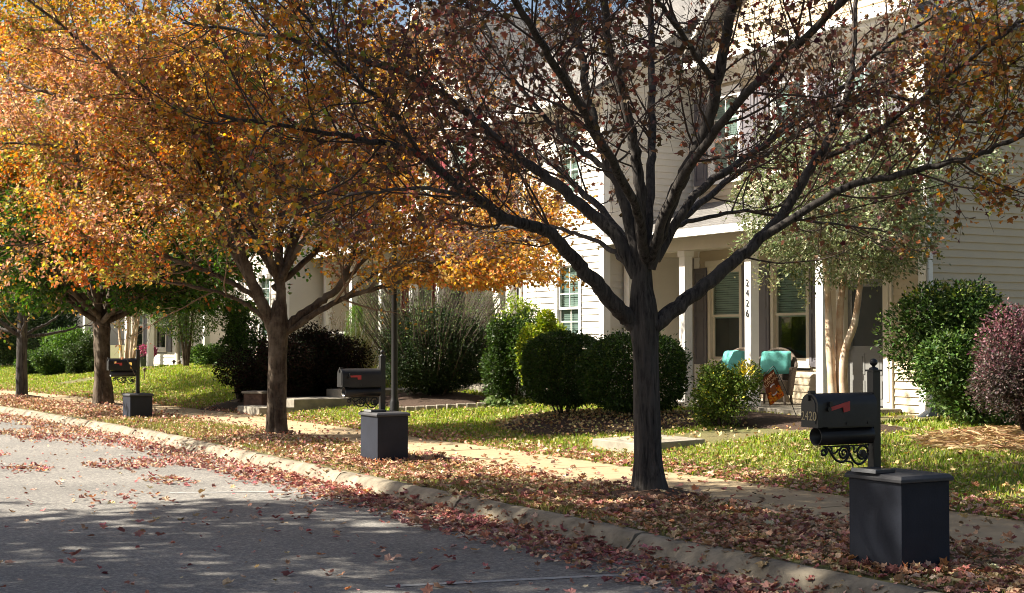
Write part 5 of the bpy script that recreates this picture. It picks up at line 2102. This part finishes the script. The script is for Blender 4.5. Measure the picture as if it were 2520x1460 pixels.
# multi-stemmed small trees
def stem_tree(name, label, px, Yd, stems_, R, zc, n, lsize, cols, rng, bark='myrtle_bark', leafm='leaf_green', cat="tree", r0=.06, clusters=False, gaps=.5):
    x = (px - 1260) / 3600 * Yd
    zg = g_at(x, Yd)
    r = empty(name, (x, Yd, zg), label, cat)
    b = np.array([x, Yd, zg])
    ends = []
    for tr in stems_:
        mb = MB()
        pts = np.array([P3(a, c, Yd + d) for a, c, d in tr]) - b
        k = 22
        sp = smooth_line(pts, k)
        mb.tube(sp, np.linspace(r0, r0 * .35, k) * (1 + .05 * np.sin(np.arange(k) * 1.7)), 14, ridge=trunk_ridge(len(ends) + px, .05))
        mb.build('trunk', M[bark], r)
        ends.append((sp[int(k * .5):], np.linspace(r0 * .5, r0 * .2, k - int(k * .5))))
    c0 = np.array([0, 0, zc - zg])
    limbs = list(ends)
    for sp, rd in ends:
        for q in range(4):
            d = nrm(rng.normal(size=3) * np.array([1, 1, .5]) + np.array([0, 0, .8]))
            pts = wander(sp[rng.integers(2, len(sp))], d, R[2] * rng.uniform(.7, 1.3), 8, rng, .3, .02)
            limbs.append((pts, np.linspace(r0 * .28, .006, 8)))
    br, tw, LP, LD = grow(limbs, rng, b2=5, l2=.8 * R[0] / 1.4, b3=7, l3=.35, nl=0, start=.2)
    mb = MB()
    for p, q in limbs[len(ends):]:
        mb.tube(p, q, 6, cap=False)
    for p, q in br:
        mb.tube(p, q * .7, 5, cap=False)
    for p, q in tw:
        mb.tube(p, q * .7, 3, cap=False)
    mb.build('branches', M['twig2'], r)
    P, D = blob_points(n, R, rng, .35, 10, px * .01, gaps=gaps)
    P = P + c0
    if len(tw):
        T_ = np.concatenate([p[2:] for p, _ in tw])
        Q = T_[rng.integers(0, len(T_), n // 2)] + rng.normal(size=(n // 2, 3)) * .05
        P = np.concatenate([P, Q])
        D = np.concatenate([D, rng.normal(size=Q.shape)])
    mb = MB()
    leaves(mb, P, lsize, rng, T_OVAL, palette(rng, len(P), cols, None, .25), upb=.3, droop=.5, dirs=D)
    if clusters:
        for (a, c, d) in clusters:
            p = P3(a, c, Yd + d) - b
            m = 70
            leaves(mb, p + rng.normal(size=(m, 3)) * np.array([.05, .05, .09]), (.015, .03), rng, T_OVAL, palette(rng, m, [(.36, .32, .12), (.28, .27, .10)], None, .2), droop=.2)
            top = p + np.array([(1 if a < 1950 else -1) * .25, 0, .45])
            m = 60
            f = rng.uniform(0, 1, m)[:, None]
            leaves(mb, p * (1 - f) + top * f + rng.normal(size=(m, 3)) * .05, (.05, .08), rng, T_OVAL, palette(rng, m, cols, None, .2), droop=.6)
    mb.build('crown', M[leafm], r, colour=True)
    return r


Ym = 20.6
stem_tree('crape_myrtle', "crape myrtle with smooth pale peeling trunks in front of the grey door", 2072, Ym,
          [[(2050, 1010, 0), (2044, 900, 0), (2040, 820, .0), (2038, 740, 0), (2030, 640, -.1), (2000, 520, -.2), (1980, 430, -.3)],
           [(2068, 1010, .05), (2066, 900, .05), (2066, 800, .05), (2072, 720, .05), (2084, 640, .1), (2100, 500, .1), (2090, 380, .1)],
           [(2080, 1010, -.05), (2074, 930, -.08), (2080, 860, -.1), (2102, 800, -.12), (2112, 740, -.14), (2124, 670, -.15), (2160, 560, -.2), (2210, 450, -.3)]],
          (1.75, 1.3, 1.3), 3.42, 21000, (.045, .075), [(.17, .20, .095), (.22, .25, .13), (.12, .15, .065), (.28, .30, .17)], rng, r0=.068, gaps=.8,
          clusters=[(1865, 690, -.1), (1905, 705, -.2), (1985, 735, -.1), (1800, 640, 0), (2300, 610, .1), (2190, 660, 0), (1840, 620, 0), (2250, 600, 0), (1965, 660, .1)])
stem_tree('crape_myrtle', "far cluster of bare crape myrtle stems above the farthest mailbox", 315, 46.0,
          [[(300, 905, 0), (298, 860, 0), (292, 800, 0), (285, 720, 0)], [(312, 905, .1), (312, 850, .1), (316, 790, .1), (312, 700, 0)], [(322, 905, 0), (324, 850, 0), (332, 800, 0), (345, 720, 0)], [(328, 905, .2), (334, 840, .2), (342, 780, .2), (360, 700, 0)]],
          (1.7, 1.3, .9), 3.1, 4500, (.07, .11), [(.17, .15, .05), (.25, .14, .05), (.10, .12, .035)], rng, r0=.06)
stem_tree('small_tree', "leggy small green tree left of the far white porch column", 458, 42.0,
          [[(455, 900, 0), (450, 850, 0), (440, 780, 0), (432, 700, 0)], [(462, 900, .1), (468, 840, .1), (476, 760, .1), (490, 680, 0)], [(458, 900, 0), (458, 830, 0), (455, 740, 0), (450, 660, 0)]],
          (1.45, 1.1, 1.5), 2.75, 9500, (.06, .10), [(.07, .12, .025), (.11, .16, .04), (.05, .085, .02)], rng, bark='bark2', r0=.05)

# small low plants, edging and path lights
Yh = 28.3
x = (1240 - 1260) / 3600 * 27.6
r = empty('hosta', (x, 27.6, g_at(x, 27.6)), "low broad-leaved hosta clump at the edge of the lawn bed", "plant")
mb = MB()
n = 260
D = rng.normal(size=(n, 3)); D[:, 2] = abs(D[:, 2]) * .5 + .2; D = nrm(D)
leaves(mb, D * np.array([.42, .35, .22]) * rng.uniform(.3, 1, (n, 1)), (.10, .17), rng, T_OVAL, palette(rng, n, [(.10, .15, .05), (.14, .19, .07)], None, .2), dirs=D, upb=.8)
mb.build('foliage', M['leaf_green'], r, colour=True)
for k in range(9):
    a = 985 + k * 25
    Ye = 27.9 - .05 * k
    x = (a - 1260) / 3600 * Ye
    mb = MB()
    mb.box(-.09, .09, -.07, .07, -.06, .10)
    o = mb.build('edging_stone', M['stone'], bevel=.015)
    o.location = (x, Ye, g_at(x, Ye) + .01)
    o.rotation_euler = (0, rng.normal() * .03, .1 + rng.normal() * .08)
    tag(o, "weathered edging block in the row along the bed of the tall evergreen bush", "edging block", "edging blocks along the evergreen bed")
p = P3(637, 975, 30.2)
r = empty('brick_planter', (p[0], 30.2, g_at(p[0], 30.2)), "dark low brick pier left of the second maple's trunk", "planter", rz=-.4)
mb = MB()
mb.box(-.22, .22, -.22, .22, -.1, .36)
mb.build('pier', M['brick'], r, bevel=.01)
mb = MB()
mb.box(-.25, .25, -.25, .25, .361, .41)
mb.build('cap', M['stone'], r, bevel=.01)


def path_light(px, py, Yd, lean, label, hgt=.42):
    p = P3(px, py, Yd)
    r = empty('path_light', tuple(p), label, "path light", group="small path lights by the far steps")
    r.rotation_euler = (0, lean, 0)
    mb = MB()
    mb.cyl((0, 0), .012, .012, -.08, hgt - .06, 8)
    mb.build('stake', M['path_light'], r)
    mb = MB()
    mb.lathe((0, 0, 0), [(.035, hgt - .08), (.035, hgt - .02), (.085, hgt - .015), (.03, hgt + .035), (0, hgt + .04)], 12)
    mb.build('cap', M['path_light'], r)


path_light(357, 948, 41.0, 0, "upright black path light beside the farthest mailbox", .46)
path_light(456, 928, 44.5, -.35, "path light leaning over beside the topmost far step", .5)
path_light(427, 924, 46.5, .05, "slim upright path light left of the leaning one", .45)
path_light(519, 898, 46.0, 0, "path light in front of the far round shrub", .45)
# potted mums
p = P3(362, 906, 47.5)
zz = g_at(p[0], 47.5)
r = empty('potted_mums', (p[0], 47.5, zz), "pot of pink chrysanthemums on the far porch step", "potted plant")
mb = MB()
mb.lathe((0, 0, 0), [(.0, 0), (.17, 0), (.23, .36), (.25, .37), (.25, .41), (.21, .41), (.20, .37), (0, .36)], 18)
mb.build('pot', M['pot'], r)
P, D = blob_points(1500, (.38, .38, .25), rng, .7, 5)
P[:, 2] += .55
mb = MB()
leaves(mb, P, (.05, .08), rng, T_FOLD, palette(rng, len(P), [(.42, .10, .20), (.50, .18, .28), (.10, .14, .04), (.36, .06, .14)], [4, 3, 2, 2], .2), dirs=D)
mb.build('flowers', M['leaf_green'], r, colour=True)

# ------------------------------------------------------------------ the trees themselves
rng = np.random.default_rng(2024)
build_tree('maple_tree', "foremost maple with thick dark trunk and thin brown-red leaves", T1, tree1_trunk, tree1_limbs, rng, M['bark1'], M['twig'], M['leaf_dry'], T_MAPLE, (.036, .066), tree1_col,
           group="street maples along the kerb", gargs=dict(b2=7.5, l2=1.3, b3=12.0, l3=.48, up=.09, br_r=(.004, .0058), nl=6.0, start=.22, keep=tree1_keep, drop=.10, zmin=2.5, side=.85), twig_sides=3, seed=3, thin=tree1_thin)

Y = 23.0
t2_trunk = (np.array([P3(682, 1082, Y), P3(681, 1060, Y), P3(682, 1000, Y), P3(684, 920, Y), P3(684, 850, Y), P3(684, 805, Y), P3(686, 770, Y), P3(688, 740, Y)]), [.19, .165, .150, .142, .148, .17, .13, .09])
fork = P3(686, 790, Y)
t2_limbs = [
    L([(672, 812), (642, 742), (616, 682), (590, 612), (560, 520), (528, 420), (500, 300)], Y, Y - .8, .105, .03, .8),
    L([(688, 790), (690, 700), (686, 600), (692, 480), (672, 350), (660, 180), (650, 40)], Y, Y + .5, .085, .03, 1.2),
    L([(700, 812), (738, 778), (790, 742), (836, 702), (862, 640), (885, 540), (905, 420)], Y, Y + .4, .08, .025, .8),
    L([(706, 818), (770, 776), (842, 736), (905, 716), (990, 690), (1080, 650), (1180, 620), (1260, 600)], Y, Y - .9, .055, .010, .5),
    L([(665, 800), (622, 760), (590, 742), (540, 722), (450, 700), (350, 690)], Y, Y - 1.0, .04, .010, .8),
    L([(640, 740), (560, 690), (460, 650), (330, 610), (200, 590), (90, 600)], Y - .1, Y - 1.2, .045, .010, .6),
    L([(610, 680), (540, 560), (420, 470), (280, 400), (140, 360), (0, 350)], Y - .2, Y - .6, .05, .012, .8),
    L([(690, 690), (740, 560), (800, 440), (860, 300), (900, 180)], Y, Y + 1.4, .05, .015, .8),
    L([(905, 716), (960, 660), (1030, 640), (1120, 660), (1200, 640)], Y - .6, Y - 1.6, .028, .008, .5),
    L([(862, 640), (940, 590), (1000, 600), (1080, 580), (1180, 590), (1250, 560)], Y + .2, Y - 1.2, .035, .008, .5),
    L([(842, 736), (900, 690), (960, 660), (1020, 690), (1090, 690)], Y - .5, Y + .3, .025, .008, .4),
    L([(560, 520), (430, 330), (270, 170), (120, 40), (-20, -70)], Y - .5, Y - 1.2, .04, .012, .8),
    L([(600, 620), (480, 280), (340, 60), (240, -90)], Y - .2, Y + .8, .045, .014, .8),
    L([(690, 480), (610, 210), (520, -60)], Y + .3, Y + 1.2, .04, .016, .8),
    L([(640, 740), (480, 480), (260, 280), (60, 210), (-60, 150)], Y - .1, Y + 1.0, .045, .012, .6),
    L([(836, 702), (930, 610), (1020, 550), (1110, 520), (1220, 540)], Y + .2, Y + .8, .035, .010, .5),
]
rng = np.random.default_rng(31)
t2_limbs += auto_limbs(P3(688, 700, Y + .1), rng, 6, (30, 72), 4.8, .055, .3)
build_tree('maple_tree', "bright orange maple standing left of the lamp post", T2, t2_trunk, t2_limbs, rng, M['bark2'], M['twig2'], M['leaf_dry'], T_FOLD, (.042, .072), tree2_col,
           group="street maples along the kerb", gargs=dict(b2=7.5, l2=1.45, b3=9.0, l3=.5, nl=20.0, start=.22, keep=in_frame_keep(), drop=.16, zmin=2.42), seed=8, thin=tree2_thin)

Y = 32.3
t3_trunk = (np.array([P3(256, 1012, Y), P3(256, 990, Y), P3(254, 940, Y), P3(253, 870, Y), P3(251, 810, Y), P3(250, 780, Y)]), [.28, .23, .18, .165, .185, .15])
rng = np.random.default_rng(41)
fork = P3(250, 795, Y)
t3_limbs = auto_limbs(fork, rng, 12, (14, 42), 4.4, .07, .5, .06) + auto_limbs(fork, rng, 7, (45, 75), 6.0, .09, .1)
build_tree('maple_tree', "maple with a thick rough trunk, green below and orange above", T3, t3_trunk, t3_limbs, rng, M['bark2'], M['twig2'], M['leaf_dry'], T_FOLD, (.075, .12), tree3_col,
           group="street maples along the kerb", gargs=dict(b2=6.5, l2=1.7, b3=7, l3=.6, nl=13, start=.25, keep=in_frame_keep(), drop=.2, zmin=2.25), seed=12)

Y = 37.7
t4_trunk = (np.array([P3(55, 988, Y), P3(55, 970, Y), P3(54, 900, Y), P3(55, 830, Y), P3(56, 780, Y), P3(57, 740, Y)]), [.20, .155, .135, .125, .12, .08])
rng = np.random.default_rng(51)
t4_limbs = auto_limbs(P3(55, 830, Y), rng, 6, (5, 30), 3.0, .05, .2, .05) + auto_limbs(P3(56, 770, Y), rng, 7, (40, 78), 5.5, .06, .8)
build_tree('maple_tree', "slender thin-leaved maple farthest along the kerb", T4, t4_trunk, t4_limbs, rng, M['bark1'], M['twig2'], M['leaf_dry'], T_FOLD, (.08, .13), tree4_col,
           group="street maples along the kerb", gargs=dict(b2=5.0, l2=1.5, b3=6, l3=.6, nl=10, start=.3, keep=in_frame_keep(), drop=.2, zmin=2.3), seed=15)


def big_tree(label, x, y, hgt, rad, z0, n, lsize, cols, rng, group, trunk_r=.25, gaps=.3, name='tall_tree', K=46, cs=.38, leafm='leaf_dry'):
    zg = -.05
    r = empty(name, (x, y, zg), label, "tree", group=group)
    mb = MB()
    tp = smooth_line([(0, 0, -.1), (.05, .02, z0 * .6), (0, .1, z0 * 1.2), (.1, 0, (z0 + hgt) / 2), (0, 0, hgt * .93)], 20)
    mb.tube(tp, np.linspace(trunk_r, .04, 20), 14, ridge=trunk_ridge(x, .08))
    for k in range(14):
        f = rng.uniform(.3, .9)
        p0 = tp[int(f * 19)]
        a = rng.uniform(0, 2 * np.pi)
        mb.tube(wander(p0, (math.cos(a), math.sin(a), .6), rad * rng.uniform(.6, .95), 8, rng, .25, .03), np.linspace(trunk_r * .35, .02, 8), 6)
    mb.build('trunk', M['bark1'], r)
    # the crown is many clumps, with sky between them
    C = nrm(rng.normal(size=(K, 3))) * (rng.uniform(.25, 1, (K, 1)) ** .5) * np.array([rad, rad, (hgt - z0) / 2]) * .85 + np.array([0, 0, (hgt + z0) / 2])
    pts = []
    for c in C:
        m = n // K
        pts.append(c + nrm(rng.normal(size=(m, 3))) * rng.uniform(.2, 1, (m, 1)) ** .6 * rad * np.array([cs, cs, cs * .7]))
    P = np.concatenate(pts)
    mb = MB()
    leaves(mb, P, lsize, rng, T_FOLD, palette(rng, len(P), cols, None, .25), upb=.3, droop=.4)
    mb.build('crown', M[leafm], r, colour=True)
    return r


rng = np.random.default_rng(61)
GO = "tall trees behind the row"
big_tree("tall dark green tree far beyond the row of houses", -24.5, 74, 22, 6.5, 3, 15000, (.16, .26), [(.04, .075, .018), (.06, .10, .025)], rng, GO)
big_tree("tall olive green tree beyond the far end of the street", -17.5, 80, 21, 6, 3, 13000, (.16, .26), [(.08, .11, .03), (.12, .12, .03), (.05, .09, .02)], rng, GO)
big_tree("tall yellowing tree filling the gap beyond the thick rough trunk", -20.5, 66, 20.5, 6, 3, 14000, (.15, .25), [(.36, .20, .05), (.44, .24, .06), (.24, .18, .04)], rng, GO)
big_tree("rusty orange tree far behind the bright orange maple", -13.0, 84, 19, 5.5, 4, 12000, (.15, .25), [(.34, .15, .04), (.26, .16, .04), (.28, .10, .03)], rng, GO)
for (x, y, hh, rd) in ((-7, -9, 17, 5.5), (3, -11, 18, 5.5), (12, -8, 17, 5), (-16, -3, 19, 5), (15, 3, 14, 4.2)):  # unseen trees added around the viewer to hold back skylight and deepen shade
    big_tree("leafy shade tree standing behind the viewer, outside the photo", x, y, hh, rd, 4.5, 7000, (.22, .36), [(.12, .10, .03), (.08, .10, .028), (.2, .1, .035)], rng, "trees behind the viewer, out of view", name='shade_tree', leafm='leaf_shade')
# trees across the street whose shade falls over the near road
GS = "shade trees across the street, out of view"
for (x, y, hh, rd) in ((-12.5, 3.5, 20.5, 3.8), (-13.2, 8.6, 24, 3.9), (-12.8, 12.6, 23.5, 3.3), (-18.0, 5.0, 26, 4.0), (-18.0, 11.8, 29, 3.9), (-22.5, 8.5, 31, 4.2)):
    big_tree("tall leafy shade tree across the street, beyond the frame's left edge", x, y, hh, rd, 4.0, 6500, (.16, .28), [(.10, .08, .025), (.07, .085, .025), (.16, .085, .03)], rng, GS, name='shade_tree', K=70, cs=.24, leafm='leaf_shade')
